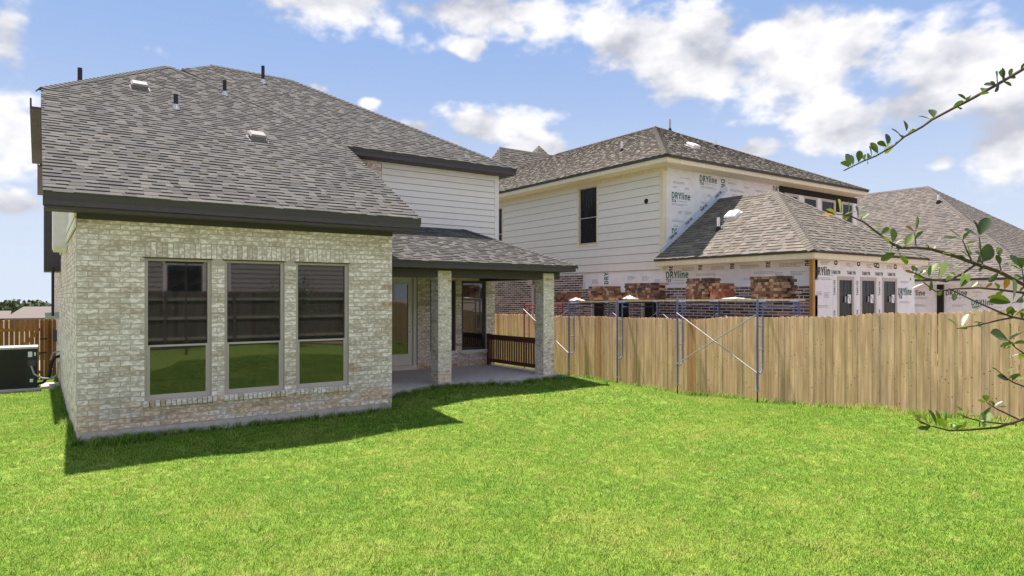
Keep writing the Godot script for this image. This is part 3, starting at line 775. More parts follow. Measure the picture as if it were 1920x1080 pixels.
# pickets from a to b; side is the way their faces look; rails are on the other side unless inner is set
func fence(called: String, label: String, a: Vector2, b: Vector2, side: Vector2, h: float, pw: float, gap: float, m: Material, inner: bool, base := 99.0, post_gap := 2.4, seeded := 1, width_span := 0.0) -> Node3D:
	var mid := (a + b) * 0.5
	var t := thing(called, label, "fence", Vector3(mid.x, ground(mid.x, mid.y) if base > 90.0 else base, mid.y))
	var dir := (b - a).normalized()
	var n3 := Vector3(side.x, 0, side.y)
	var u3 := Vector3.UP.cross(n3)
	var basis := Basis(u3, Vector3.UP, n3)
	var r := RandomNumberGenerator.new()
	r.seed = seeded
	var x := 0.0
	var total := a.distance_to(b)
	while x < total:
		var wv := pw - (width_span * r.randf() if width_span > 0.0 else 0.0)
		wv = snappedf(wv, 0.01)
		var p := a + dir * (x + wv * 0.5)
		var y := ground(p.x, p.y) if base > 90.0 else base
		var k := "%s %d %f" % [m.get_instance_id(), r.randi() % 14, wv]
		if not picket_cache.has(k):
			var g := Geo.new()
			var hw := wv * 0.5
			var o := PackedVector2Array([Vector2(-hw, 0), Vector2(hw, 0), Vector2(hw, h - 0.035), Vector2(hw * 0.8, h - 0.012), Vector2(hw * 0.42, h), Vector2(-hw * 0.42, h), Vector2(-hw * 0.8, h - 0.012), Vector2(-hw, h - 0.035)])
			var tone := r.randf_range(0.78, 1.12)
			var col := Color(tone, tone * r.randf_range(0.96, 1.02), tone * r.randf_range(0.90, 1.05))
			if r.randf() < 0.07: col = Color(0.72, 0.58, 0.46)
			g.prism(Transform3D(), o, 0.017, col, Vector2(r.randf() * 1.1, r.randf() * 0.4))
			picket_cache[k] = g.mesh(m)
		var tilt := Basis(n3, r.randf_range(-0.004, 0.004))
		piece("picket", picket_cache[k], Transform3D(tilt * basis, Vector3(p.x, y - 0.03 + r.randf_range(-0.006, 0.006), p.y) + n3 * r.randf_range(-0.004, 0.005)), t)
		x += wv + gap
	var back := n3 * (0.022 if inner else -0.04)
	var segs := int(ceil(total / post_gap))
	for rl in [0.25, h * 0.5, h - 0.3]:
		for s in segs:
			var g := Geo.new()
			var pts := []
			for e in 2:
				var q := a + dir * (total * (s + e) / segs)
				pts.append(Vector3(q.x, (ground(q.x, q.y) if base > 90.0 else base) + rl, q.y) + back)
			g.bar(pts[0], pts[1], 0.038, 0.088, Color.WHITE, Vector3.UP, Vector2(r.randf(), 0))
			part("rail", g, M.old_rail if inner else m, t)
	for s in segs + 1:
		var q := a + dir * (total * s / segs)
		var gy := ground(q.x, q.y) if base > 90.0 else base
		var g := Geo.new()
		var c := Vector3(q.x, gy, q.y) + back * (2.6 if not inner else 3.4)
		g.ab(c + Vector3(-0.045, -0.3, -0.045), c + Vector3(0.045, h - 0.1, 0.045), Color(0.95, 0.9, 0.85), Vector2(r.randf(), 0))
		part("post", g, m, t)
	return t

# ---------------------------------------------------------------- lettering
func words3(parent: Node3D, text: String, at: Vector3, yaw: float, roll: float, height: float, m: Material, width := 0.0, bold := true) -> void:
	var f := SystemFont.new()
	f.font_names = PackedStringArray(["Droid Sans"])
	f.font_weight = 700 if bold else 400
	var t := TextMesh.new()
	t.text = text
	t.font = f
	t.font_size = 32
	t.pixel_size = height / 23.0
	t.depth = 0.002
	t.curve_step = 4.0
	t.material = m
	var o := MeshInstance3D.new()
	o.mesh = t
	o.name = "lettering"
	parent.add_child(o, true)
	var sx := 1.0
	if width > 0.0:
		sx = width / maxf(t.get_aabb().size.x, 0.01)
	o.transform = Transform3D(Basis(Vector3.UP, yaw) * Basis(Vector3.BACK, roll) * Basis.from_scale(Vector3(sx, 1, 1)), at)

func pipe(parent: Node3D, at: Vector3, h: float, r: float, m: Material, boot: Material) -> void:
	var g := Geo.new()
	g.tube([at - Vector3(0, 0.08, 0), at + Vector3(0, h, 0)], r, r, 10)
	var p := part("vent_pipe", g, m, parent)
	var b := Geo.new()
	b.tube([at - Vector3(0, 0.10, 0), at + Vector3(0, 0.03, 0), at + Vector3(0, 0.09, 0)], r * 2.6, r * 1.05, 10)
	part("boot", b, boot, p)

# low square roof vent lying on a slope with normal n
func box_vent(parent: Node3D, at: Vector3, n: Vector3, down: Vector3, s: float, m: Material) -> void:
	var x := down.cross(n).normalized()
	var y := n
	var z := x.cross(y)
	var g := Geo.new()
	var hs := s * 0.5
	g.box(Transform3D(Basis(x, y, z), at + n * 0.045), Vector3(s * 0.86, 0.07, s * 0.86))
	g.box(Transform3D(Basis(x, y, z), at + n * 0.005), Vector3(s * 1.15, 0.012, s * 1.15))
	var v := part("roof_vent", g, m, parent)
	var h := Geo.new()
	var a := at + n * 0.085
	var b := at + n * 0.125
	var lo := [a - x * hs - z * hs, a + x * hs - z * hs, a + x * hs + z * hs, a - x * hs + z * hs]
	var hi := [b - x * hs * 0.8 - z * hs * 0.8, b + x * hs * 0.8 - z * hs * 0.8, b + x * hs * 0.8 + z * hs * 0.8, b - x * hs * 0.8 + z * hs * 0.8]
	h.quad(hi[3], hi[2], hi[1], hi[0])
	h.quad(lo[0], lo[1], lo[2], lo[3])
	for k in 4:
		var j := (k + 1) % 4
		h.quad(lo[j], lo[k], hi[k], hi[j])
	part("hood", h, m, v)

# ---------------------------------------------------------------- the house with pale bricks
func brick_house() -> void:
	var t := thing("brick_house", "two storey house of pale whitewashed brick with grey shingle roof and charcoal eaves", "house", Vector3(5.4, -2.1, -19.7))
	var ch := 0.0774
	var y0 := -1.95
	var X := Vector3.RIGHT
	var Zp := Vector3.BACK
	# foundation
	var f := Geo.new()
	f.ab(Vector3(0.47, -2.6, -15.3), Vector3(5.35, y0, -11.43))
	f.ab(Vector3(0.47, -2.9, -27.9), Vector3(10.28, -1.9, -15.301))
	part("foundation", f, M.concrete, t)
	# wall with the three windows: mortar behind, bricks laid into it
	var wins := [[1.32, 2.25], [2.45, 3.39], [3.59, 4.52]]
	var holes := []
	for w in wins: holes.append([w[0] - 0.46, w[1] - 0.46, -1.56 - y0, 0.60 - y0])
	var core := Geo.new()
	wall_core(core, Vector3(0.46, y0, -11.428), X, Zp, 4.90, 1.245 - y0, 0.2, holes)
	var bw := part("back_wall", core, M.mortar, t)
	bw.set_meta("label", "pale brick wall with three tall windows under one soldier course")
	var bh := holes.duplicate()
	bh.append([1.32 - 0.46, 4.42 - 0.46, 0.60 - y0, 0.60 - y0 + ch * 3])
	brick_wall(bw, Vector3(0.46, y0, -11.42), X, Zp, 4.90, ch * 41, ch, 0.268, bh, M.brick, false, 270, 5)
	# soldier course
	var sx := 1.32
	while sx < 4.40:
		var g := Geo.new()
		g.box(Transform3D(Basis(), Vector3(sx + 0.0385, 0.60 + ch * 1.5, -11.45 + rng.randf_range(-0.002, 0.002))), Vector3(0.066, ch * 3 - 0.011, 0.062), pale_tint(0), Vector2(rng.randf(), rng.randf()), 32)
		part("soldier_brick", g, M.brick, bw)
		sx += 0.0775
	for w in wins:
		var wn := window(t, Vector3(w[0], -1.56, -11.42), X, Zp, w[1] - w[0], 2.16, 0.045, 0.05, 0.80, M.window_frame, M.glass)
		var ln := Geo.new()
		ln.ab(Vector3(w[0] - 0.03, 0.588, -11.60), Vector3(w[1] + 0.03, 0.603, -11.417))
		part("steel_lintel", ln, M.soffit, bw)
		var k := 0
		var sill_x: float = w[0] - 0.02
		while sill_x < w[1] + 0.01:
			var g := Geo.new()
			g.box(Transform3D(Basis(X, 0.06), Vector3(sill_x + 0.035, -1.605, -11.43)), Vector3(0.062, 0.082, 0.15), pale_tint(0), Vector2(rng.randf(), rng.randf()))
			part("sill_brick", g, M.brick, bw)
			sill_x += 0.0735
			k += 1
	# left wall: brick below, boards above, seen along its length
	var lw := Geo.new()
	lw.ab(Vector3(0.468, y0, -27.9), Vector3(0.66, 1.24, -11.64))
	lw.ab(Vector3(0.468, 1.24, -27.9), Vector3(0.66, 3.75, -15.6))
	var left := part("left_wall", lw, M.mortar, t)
	brick_wall(left, Vector3(0.46, y0, -27.9), Zp, Vector3.LEFT, 16.46, ch * 38, ch, 0.268, [], M.brick, false, 0, 4)
	siding(left, Vector3(0.455, y0 + ch * 38 + 0.005, -15.6), Zp, Vector3.LEFT, 4.2, 0.30, 0.15, [], M.siding_white)
	siding(left, Vector3(0.455, y0 + ch * 38 + 0.005, -27.9), Zp, Vector3.LEFT, 12.28, 2.85, 0.19, [], M.siding_white)
	# boxed-out chase and its trim on the left wall, and a dark one behind it
	var ch1 := Geo.new()
	ch1.ab(Vector3(0.235, 0.92, -15.9), Vector3(0.47, 3.28, -14.9))
	ch1.bar(Vector3(0.35, 0.90, -15.86), Vector3(0.35, 0.90, -14.94), 0.2, 0.05)
	part("side_chase", ch1, M.trim_white, t)
	var ch2 := Geo.new()
	ch2.ab(Vector3(0.13, 0.62, -20.6), Vector3(0.47, 3.72, -19.4))
	part("side_chase", ch2, M.charcoal, t)
	var ds := Geo.new()
	ds.tube([Vector3(0.30, 0.7, -19.3), Vector3(0.30, -0.45, -19.3)], 0.03, 0.03, 8)
	part("downspout", ds, M.black_metal, t)
	# small fixtures on the left wall
	var fx := Geo.new()
	fx.ab(Vector3(0.36, -1.27, -23.5), Vector3(0.46, -0.95, -23.2))
	part("meter_box", fx, M.charcoal, t)
	var fx2 := Geo.new()
	fx2.ab(Vector3(0.37, -1.23, -18.75), Vector3(0.46, -1.12, -18.5))
	part("cover_plate", fx2, M.trim_white, t)
	var fx3 := Geo.new()
	fx3.tube([Vector3(0.46, -0.47, -21.0), Vector3(0.16, -0.49, -21.0)], 0.085, 0.085, 12)
	part("wall_vent", fx3, M.conduit, t)
	# closing walls and floors inside
	var inn := Geo.new()
	inn.ab(Vector3(5.16, y0, -15.2), Vector3(5.35, 1.3, -11.64))
	inn.ab(Vector3(0.67, -1.8, -15.25), Vector3(5.15, -1.7, -11.65))
	inn.ab(Vector3(0.67, 1.1, -15.25), Vector3(5.15, 1.2, -11.65))
	inn.ab(Vector3(0.67, -1.7, -15.35), Vector3(5.15, 1.1, -15.25))
	inn.ab(Vector3(5.16, -1.84, -17.6), Vector3(10.2, -1.76, -15.62))
	inn.ab(Vector3(5.16, -1.76, -17.7), Vector3(10.2, 3.4, -17.6))
	part("inside_walls", inn, M.interior, t)
	var outw := Geo.new()
	outw.ab(Vector3(10.24, -1.9, -27.9), Vector3(10.44, 3.4, -15.62))
	outw.ab(Vector3(0.66, -1.9, -28.1), Vector3(10.44, 3.6, -27.9))
	outw.ab(Vector3(0.66, 1.3, -15.62), Vector3(5.3, 3.75, -15.42))
	part("outer_walls", outw, M.trim_white, t)
	# porch wall: door and two windows
	var py := -1.85
	var pch := ch
	var ph := [[6.9 - 5.36, 7.93 - 5.36, 0.0, 0.58 - py], [8.30 - 5.36, 9.06 - 5.36, -1.42 - py, 0.44 - py], [9.25 - 5.36, 10.02 - 5.36, -1.42 - py, 0.44 - py]]
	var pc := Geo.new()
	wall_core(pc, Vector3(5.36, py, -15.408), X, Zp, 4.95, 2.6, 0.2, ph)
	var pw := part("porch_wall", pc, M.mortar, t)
	brick_wall(pw, Vector3(5.36, py, -15.40), X, Zp, 4.95, pch * 33, pch, 0.268, ph, M.brick, false, 0, 2)
	window(t, Vector3(8.30, -1.42, -15.40), X, Zp, 0.76, 1.86, 0.045, 0.05, 0.0, M.charcoal, M.glass)
	window(t, Vector3(9.25, -1.42, -15.40), X, Zp, 0.77, 1.86, 0.045, 0.05, 0.0, M.charcoal, M.glass)
	var sl := Geo.new()
	sl.ab(Vector3(9.21, -1.49, -15.46), Vector3(10.06, -1.425, -15.36))
	sl.ab(Vector3(8.26, -1.49, -15.46), Vector3(9.10, -1.425, -15.36))
	part("window_sill", sl, M.trim_white, pw)
	# door
	var dz := -15.47
	var df := Geo.new()
	df.ab(Vector3(6.90, -1.85, dz - 0.1), Vector3(7.93, -1.74, dz + 0.06))
	df.ab(Vector3(7.84, -1.74, dz - 0.1), Vector3(7.93, 0.58, dz + 0.03))
	df.ab(Vector3(6.90, -1.74, dz - 0.1), Vector3(6.99, 0.58, dz + 0.03))
	df.ab(Vector3(6.99, 0.50, dz - 0.1), Vector3(7.84, 0.58, dz + 0.03))
	part("door_frame", df, M.door_paint, t)
	var dr := Geo.new()
	wall_core(dr, Vector3(6.995, -1.735, dz - 0.02), X, Zp, 0.84, 2.23, 0.045, [[0.13, 0.71, 0.28, 2.07]])
	dr.ab(Vector3(7.11, -1.47, dz - 0.018), Vector3(7.72, -1.445, dz - 0.008))
	dr.ab(Vector3(7.11, 0.325, dz - 0.018), Vector3(7.72, 0.35, dz - 0.008))
	dr.ab(Vector3(7.10, -1.47, dz - 0.018), Vector3(7.125, 0.35, dz - 0.008))
	dr.ab(Vector3(7.705, -1.47, dz - 0.018), Vector3(7.73, 0.35, dz - 0.008))
	var door := part("door", dr, M.door_paint, t)
	door.set_meta("label", "pale grey door with one full length pane")
	var dg := Geo.new()
	dg.ab(Vector3(7.126, -1.455, dz - 0.05), Vector3(7.704, 0.335, dz - 0.035))
	part("pane", dg, M.glass, door)
	var dh := Geo.new()
	dh.tube([Vector3(7.775, -0.88, dz - 0.02), Vector3(7.775, -0.88, dz + 0.05)], 0.022, 0.028, 10)
	dh.tube([Vector3(7.775, -0.72, dz - 0.02), Vector3(7.775, -0.72, dz + 0.02)], 0.024, 0.022, 10)
	part("handle", dh, M.metal, door)
	# columns
	for cx in [6.92, 9.74]:
		var cg := Geo.new()
		cg.ab(Vector3(cx + 0.006, -1.85, -12.814), Vector3(cx + 0.324, 0.56, -12.496))
		var col := part("porch_column", cg, M.mortar_light, t)
		for side in 4:
			var cu: Vector3 = [Vector3.RIGHT, Vector3.BACK, Vector3.FORWARD, Vector3.LEFT][side]
			var cn: Vector3 = [Vector3.BACK, Vector3.LEFT, Vector3.RIGHT, Vector3.FORWARD][side]
			var co: Vector3 = [Vector3(cx, -1.84, -12.49), Vector3(cx, -1.84, -12.82), Vector3(cx + 0.33, -1.84, -12.49), Vector3(cx + 0.33, -1.84, -12.82)][side]
			brick_wall(col, co, cu, cn, 0.33, 0.0715 * 33, 0.0715, 0.115 if side % 2 == 0 else 0.13, [], M.brick, false, 0, 3, 0.021)
	# porch beam, ceiling and eaves
	var pb := Geo.new()
	pb.ab(Vector3(5.37, 0.42, -12.80), Vector3(10.26, 0.585, -12.52))
	pb.ab(Vector3(9.80, 0.425, -15.39), Vector3(10.08, 0.58, -12.81))
	part("porch_beam", pb, M.soffit, t)
	var pcg := Geo.new()
	pcg.ab(Vector3(5.37, 0.59, -15.39), Vector3(10.37, 0.62, -12.13))
	part("porch_ceiling", pcg, M.soffit, t)
	var pf := Geo.new()
	pf.ab(Vector3(5.37, 0.60, -12.13), Vector3(10.40, 0.725, -12.095))
	pf.ab(Vector3(10.37, 0.60, -15.39), Vector3(10.402, 0.725, -12.131))
	part("fascia", pf, M.charcoal, t)
	var e0 := Vector3(5.37, 0.73, -12.08)
	var e1 := Vector3(10.42, 0.73, -12.08)
	var e2 := Vector3(9.28, 1.80, -15.40)
	var e3 := Vector3(5.37, 1.80, -15.40)
	var pd := Geo.new()
	slab(pd, [e0, e1, e2, e3], 0.05)
	slab(pd, [e1, Vector3(10.42, 0.73, -15.40), e2], 0.05)
	var pr := part("porch_roof", pd, M.deck, t)
	face3(pr, [e0, e1, e2, e3])
	var pcap := Geo.new()
	caps(pcap, e1, e2, Vector3(0, 1, 0.322), Vector3(0.94, 1, 0))
	part("hip_caps", pcap, M.shingle, pr, true)
	# second storey wall above the porch
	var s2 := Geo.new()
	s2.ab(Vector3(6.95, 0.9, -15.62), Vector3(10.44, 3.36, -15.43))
	var up := part("upper_wall", s2, M.shade_backing, t)
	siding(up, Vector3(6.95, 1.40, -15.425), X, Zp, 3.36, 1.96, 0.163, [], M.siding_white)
	var cb := Geo.new()
	cb.ab(Vector3(10.31, 1.3, -15.43), Vector3(10.44, 3.36, -15.395))
	cb.ab(Vector3(10.40, 1.3, -15.7), Vector3(10.46, 3.36, -15.431))
	part("corner_board", cb, M.trim_white, up)
	var ubh := [[0.55, 1.20, 0.0, 1.75]]
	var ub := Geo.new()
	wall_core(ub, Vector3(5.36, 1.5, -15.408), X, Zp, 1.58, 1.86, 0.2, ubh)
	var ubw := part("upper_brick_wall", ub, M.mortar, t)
	brick_wall(ubw, Vector3(5.36, 1.5, -15.40), X, Zp, 1.58, ch * 24, ch, 0.268, ubh, M.brick)
	window(t, Vector3(5.91, 1.5, -15.40), X, Zp, 0.65, 1.75, 0.045, 0.05, 0.0, M.charcoal, M.glass)
	# roofs
	var p := 0.55
	var zf := -11.0
	var ye := 1.425
	var yA := func(z: float) -> float: return ye + p * (zf - z)
	var a0 := Vector3(0.06, ye, zf)
	var a1 := Vector3(5.74, ye, zf)
	var a2 := Vector3(5.74, yA.call(-15.1), -15.1)
	var a3 := Vector3(2.75, yA.call(-19.2), -19.2)
	var a4 := Vector3(0.06, yA.call(-15.65), -15.65)
	var bk := Vector3(2.75, a3.y, -27.5)
	var rd := Geo.new()
	slab(rd, [a0, a1, a2, a3, a4], 0.1)
	slab(rd, [a4, a3, bk, Vector3(0.06, a4.y, -27.5)], 0.1)
	slab(rd, [a2, Vector3(5.74, a2.y, -27.5), bk, a3], 0.1)
	var ra := part("roof", rd, M.deck, t)
	face3(ra, [a0, a1, a2, a3, a4], 300)
	var ac := Geo.new()
	caps(ac, a4, a3, Vector3(-0.72, 1, 0), Vector3(0, 1, 0.55))
	caps(ac, a2, a3, Vector3(0, 1, 0.55), Vector3(0.75, 1, 0))
	part("hip_caps", ac, M.shingle, ra, true)
	var fs := Geo.new()
	fs.ab(Vector3(0.07, 1.25, -11.04), Vector3(5.73, 1.40, -11.005))
	part("fascia", fs, M.charcoal, t)
	var rk := Geo.new()
	for rx in [0.075, 5.725]:
		var zt: float = -15.6 if rx < 1 else -15.05
		rk.bar(Vector3(rx, ye - 0.12, zf - 0.045), Vector3(rx, yA.call(zt) - 0.12, zt), 0.03, 0.15, Color.WHITE, Vector3(0, 1, p).normalized())
	part("rake_board", rk, M.charcoal, t)
	var sf := Geo.new()
	sf.ab(Vector3(0.09, 1.20, -11.41), Vector3(5.71, 1.246, -11.041))
	sf.ab(Vector3(0.44, 1.12, -11.425), Vector3(5.36, 1.20, -11.405))
	part("soffit", sf, M.soffit, t)
	var sf2 := Geo.new()
	for rr in [[0.09, 0.455], [5.37, 5.71]]:
		sf2.bar(Vector3((rr[0] + rr[1]) * 0.5, ye - 0.19, zf - 0.42), Vector3((rr[0] + rr[1]) * 0.5, yA.call(-15.0) - 0.19, -15.0), rr[1] - rr[0], 0.03, Color.WHITE, Vector3(0, 1, p).normalized())
	part("soffit", sf2, M.soffit, t)
	# side walls that fill under the slope
	for wx in [[0.468, 0.66], [5.16, 5.35]]:
		var gw := Geo.new()
		var pts := PackedVector2Array([Vector2(-11.64, 1.241), Vector2(-11.64, yA.call(-11.64) - 0.12), Vector2(-15.58, yA.call(-15.58) - 0.12), Vector2(-15.58, 1.241)])
		var x3 := Transform3D(Basis(Vector3(0, 0, 1), Vector3.UP, Vector3.LEFT), Vector3(wx[0], 0, 0))
		gw.prism(x3, pts, wx[1] - wx[0])
		part("gable_wall", gw, M.siding_white, t)
	# left eave of the second storey
	var le := Geo.new()
	le.ab(Vector3(-0.12, 3.66, -22.6), Vector3(-0.09, 3.86, -16.0))
	le.ab(Vector3(-0.09, 3.66, -22.6), Vector3(0.46, 3.70, -16.0))
	le.ab(Vector3(0.0, 3.60, -29.0), Vector3(0.03, 3.82, -22.61))
	le.ab(Vector3(0.03, 3.60, -29.0), Vector3(0.46, 3.64, -22.61))
	part("side_eave", le, M.eave_wood, t)
	# main roof behind
	var q := 0.594
	var zb := -15.05
	var yb := 3.53
	var b0 := Vector3(5.70, yb, zb)
	var b1 := Vector3(10.79, yb, zb)
	var b2 := Vector3(6.03, yb + q * 4.76, zb - 4.76)
	var b3 := Vector3(3.88, yb + q * 4.76, zb - 4.76)
	var b4 := Vector3(3.0, yb + q * 3.88, zb - 3.88)
	var bd := Geo.new()
	slab(bd, [b0, b1, b2, b3, b4], 0.08)
	slab(bd, [b4, b3, Vector3(3.0, b4.y, -20.7)], 0.08)
	slab(bd, [b1, Vector3(10.79, yb, -24.6), b2], 0.08)
	slab(bd, [b2, Vector3(10.79, yb, -24.6), Vector3(3.0, yb, -24.6), b3], 0.08)
	var rb := part("main_roof", bd, M.deck, t)
	face3(rb, [b0, b1, b2, b3, b4])
	var bc := Geo.new()
	caps(bc, b1, b2, Vector3(0, 1, 0.594), Vector3(0.594, 1, 0))
	caps(bc, b3, b2, Vector3(0, 1, -0.594), Vector3(0, 1, 0.594))
	part("hip_caps", bc, M.shingle, rb, true)
	var bf := Geo.new()
	bf.ab(Vector3(5.75, 3.36, -15.10), Vector3(10.78, 3.51, -15.062))
	bf.ab(Vector3(10.74, 3.36, -24.5), Vector3(10.782, 3.51, -15.101))
	part("fascia", bf, M.charcoal, t)
	var bs := Geo.new()
	bs.ab(Vector3(5.40, 3.345, -15.60), Vector3(10.74, 3.375, -15.101))
	bs.ab(Vector3(10.30, 3.346, -24.4), Vector3(10.735, 3.374, -15.601))
	part("soffit", bs, M.soffit, t)
	# pipes and vents
	var up3 := Vector3(0, 1, p).normalized()
	for v in [[2.38, -15.62, 0.30], [3.71, -17.32, 0.36]]:
		pipe(ra, Vector3(v[0], yA.call(v[1]), v[1]), v[2], 0.045, M.black_metal, M.metal)
	pipe(ra, Vector3(0.73, yA.call(-16.5), -16.75), 0.36, 0.045, M.black_metal, M.black_metal)
	pipe(rb, Vector3(5.07, 5.90, -19.04), 0.46, 0.045, M.black_metal, M.metal)
	for v in [[1.83, -16.75], [3.70, -14.35]]:
		box_vent(ra, Vector3(v[0], yA.call(v[1]), v[1]), up3, Vector3(0, -p, 1).normalized(), 0.34, M.vent_grey)

func porch_railing() -> void:
	var t := thing("porch_railing", "dark brown wooden railing between porch wall and brick column", "railing", Vector3(10.12, -1.84, -14.0))
	var z0 := -15.30
	var z1 := -12.84
	var g := Geo.new()
	g.ab(Vector3(10.04, -1.84, -15.39), Vector3(10.13, -1.0, -15.30))
	part("post", g, M.rail_wood, t)
	var top := Geo.new()
	top.ab(Vector3(10.03, -1.06, z0), Vector3(10.14, -1.015, z1))
	top.ab(Vector3(10.065, -1.15, z0), Vector3(10.105, -1.061, z1))
	part("top_rail", top, M.rail_wood, t)
	var bot := Geo.new()
	bot.ab(Vector3(10.06, -1.76, z0), Vector3(10.11, -1.67, z1))
	part("bottom_rail", bot, M.rail_wood, t)
	var b := Geo.new()
	b.ab(Vector3(-0.017, -0.26, -0.017), Vector3(0.017, 0.26, 0.017))
	var m := b.mesh(M.rail_wood)
	var z := z0 + 0.09
	while z < z1 - 0.04:
		piece("baluster", m, Transform3D(Basis(), Vector3(10.085, -1.41, z)), t)
		z += 0.105

# ---------------------------------------------------------------- the house next door, still being built
const PX := -PI / 2   # lettering on walls that face the fence

func small_print(g: Geo, o: Vector3, u: Vector3, n: Vector3, x: float, y: float, w: float, rows: int, hgt := 0.016, step := 0.034) -> void:
	var basis := Basis(u, Vector3.UP, n)
	for r in rows:
		var xx := 0.0
		var full := w * rng.randf_range(0.6, 1.0)
		while xx < full:
			var l := rng.randf_range(0.02, 0.09)
			g.box(Transform3D(basis, o + u * (x + xx + l * 0.5) + Vector3.UP * (y - r * step) + n * 0.002), Vector3(l, hgt, 0.002))
			xx += l + 0.014

func neighbour_house() -> void:
	var t := thing("neighbour_house", "unfinished two storey house with white lap siding, printed house wrap and dark brick", "house", Vector3(19.5, -2.4, -18.0))
	var X := Vector3.RIGHT
	var Zp := Vector3.BACK
	var L := Vector3.LEFT
	var base := -2.5
	# first storey wall along the fence: wrap, and dark brick laid up to the scaffold
	var zb := -29.2
	var wl := 29.2 - 8.62
	var wz := func(z: float) -> float: return z - zb
	var lows := [[wz.call(-16.18), wz.call(-15.58), -1.4 - base, 0.04 - base], [wz.call(-15.05), wz.call(-14.48), -1.4 - base, 0.04 - base], [wz.call(-13.98), wz.call(-13.38), -1.4 - base, 0.04 - base], [wz.call(-19.35), wz.call(-18.7), -1.4 - base, 0.40 - base]]
	var w1 := Geo.new()
	wall_core(w1, Vector3(14.62, base, zb), Zp, L, wl, 3.45, 0.16, lows)
	var side := part("side_wall", w1, M.wrap, t)
	side.set_meta("label", "white printed house wrap above half laid dark brick")
	var dm := Geo.new()
	var bh := lows.duplicate()
	bh.append([wz.call(-16.55), wl + 1.0, 0.28 - base, 9.0])
	bh.append([wz.call(-16.2), wz.call(-14.45), 0.04 - base, 9.0])
	wall_core(dm, Vector3(14.557, base, zb), Zp, L, wl - 0.05, 3.26, 0.055, bh)
	var bk := part("brick_veneer", dm, M.dark_mortar, t)
	var ch := 0.0768
	brick_wall(bk, Vector3(14.55, base, zb), Zp, L, wl - 0.05, ch * 42, ch, 0.268, bh, M.dark_brick, true, 0, 0, 0.023)
	var sd := Geo.new()
	var sz := -19.5
	while sz < -18.6:
		sd.box(Transform3D(Basis(Zp, Vector3.UP, L), Vector3(14.545, 0.55, sz)), Vector3(0.066, 0.22, 0.06), dark_tint(0) * 2.2, Vector2(rng.randf(), rng.randf()))
		sz += 0.08
	part("soldier_course", sd, M.dark_brick, bk, true)
	var lt := Geo.new()
	lt.ab(Vector3(14.53, 0.045, -16.3), Vector3(14.61, 0.14, -14.35))
	part("steel_lintel", lt, M.steel_red, t)
	for h in lows:
		window(t, Vector3(14.58, base + h[2], zb + h[0]), Zp, L, h[1] - h[0], h[3] - h[2], 0.04, 0.03, 0.0, M.window_frame, M.film)
	# upper siding wall
	var so := 0.79
	var uz := -29.0
	var uw := 29.0 - 13.16
	var uh := [[uz * -1 - 16.86, uz * -1 - 15.86, 1.64 - so, 3.62 - so], [uz * -1 - 22.2, uz * -1 - 21.2, 1.5 - so, 3.5 - so]]
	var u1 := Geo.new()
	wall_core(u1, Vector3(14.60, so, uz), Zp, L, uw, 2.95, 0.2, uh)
	var upw := part("upper_wall", u1, M.shade_backing, t)
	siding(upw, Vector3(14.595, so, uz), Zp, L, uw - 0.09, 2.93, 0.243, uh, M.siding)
	for k in 2:
		var z0: float = uz + uh[k][0]
		var z1: float = uz + uh[k][1]
		var y0: float = so + uh[k][2]
		var y1: float = so + uh[k][3]
		window(t, Vector3(14.57, y0 + 0.06, z0 + 0.06), Zp, L, z1 - z0 - 0.12, y1 - y0 - 0.12, 0.035, 0.02, 0.86, M.window_frame, M.film)
		var tr := Geo.new()
		tr.ab(Vector3(14.56, y0 + 0.06, z0), Vector3(14.62, y1 - 0.06, z0 + 0.06))
		tr.ab(Vector3(14.56, y0 + 0.06, z1 - 0.06), Vector3(14.62, y1 - 0.06, z1))
		tr.ab(Vector3(14.555, y0, z0), Vector3(14.62, y0 + 0.06, z1))
		tr.ab(Vector3(14.555, y1 - 0.06, z0), Vector3(14.62, y1, z1))
		part("window_trim", tr, M.cream, t)
	var cb := Geo.new()
	cb.ab(Vector3(14.555, so, -13.26), Vector3(14.62, 3.72, -13.12))
	cb.ab(Vector3(14.621, so, -13.2), Vector3(14.68, 3.72, -13.115))
	part("corner_board", cb, M.cream, t)
	var hole := Geo.new()
	hole.tube([Vector3(14.60, 2.81, -13.79), Vector3(14.558, 2.81, -13.79)], 0.075, 0.075, 14)
	part("vent_hole", hole, M.sheathing, t)
	# upper wall facing the yard: wrap, dark sheathing and a row of windows
	var bo := 0.8
	var bw := 10.6
	var bhz := [[20.52, 21.37], [21.66, 22.52], [22.76, 23.68], [24.15, 24.94]]
	var holes := []
	for q in bhz: holes.append([q[0] - 14.6, q[1] - 14.6, 2.1 - bo, 3.50 - bo])
	var b1 := Geo.new()
	wall_core(b1, Vector3(14.68, bo, -13.14), X, Zp, bw - 0.08, 2.92, 0.2, holes.map(func(q): return [q[0] - 0.08, q[1] - 0.08, q[2], q[3]]))
	var back := part("upper_wrapped_wall", b1, M.wrap, t)
	for q in bhz:
		window(t, Vector3(q[0], 2.1, -13.14), X, Zp, q[1] - q[0], 1.40, 0.05, 0.0, 0.0, M.window_frame, M.film)
	var sh := Geo.new()
	sh.ab(Vector3(20.2, 3.51, -13.14), Vector3(25.2, 3.72, -13.128))
	sh.ab(Vector3(20.25, 2.1, -13.14), Vector3(20.5, 3.509, -13.128))
	sh.ab(Vector3(23.72, 3.1, -13.14), Vector3(24.1, 3.508, -13.127))
	part("sheathing", sh, M.sheathing, back)
	var rgt := Geo.new()
	rgt.ab(Vector3(25.0, base, -29.0), Vector3(25.2, 3.7, -13.35))
	rgt.ab(Vector3(14.8, base, -29.2), Vector3(25.2, 3.7, -29.0))
	rgt.ab(Vector3(19.6, base, -13.34), Vector3(25.2, 0.8, -13.15))
	part("outer_walls", rgt, M.wrap, t)
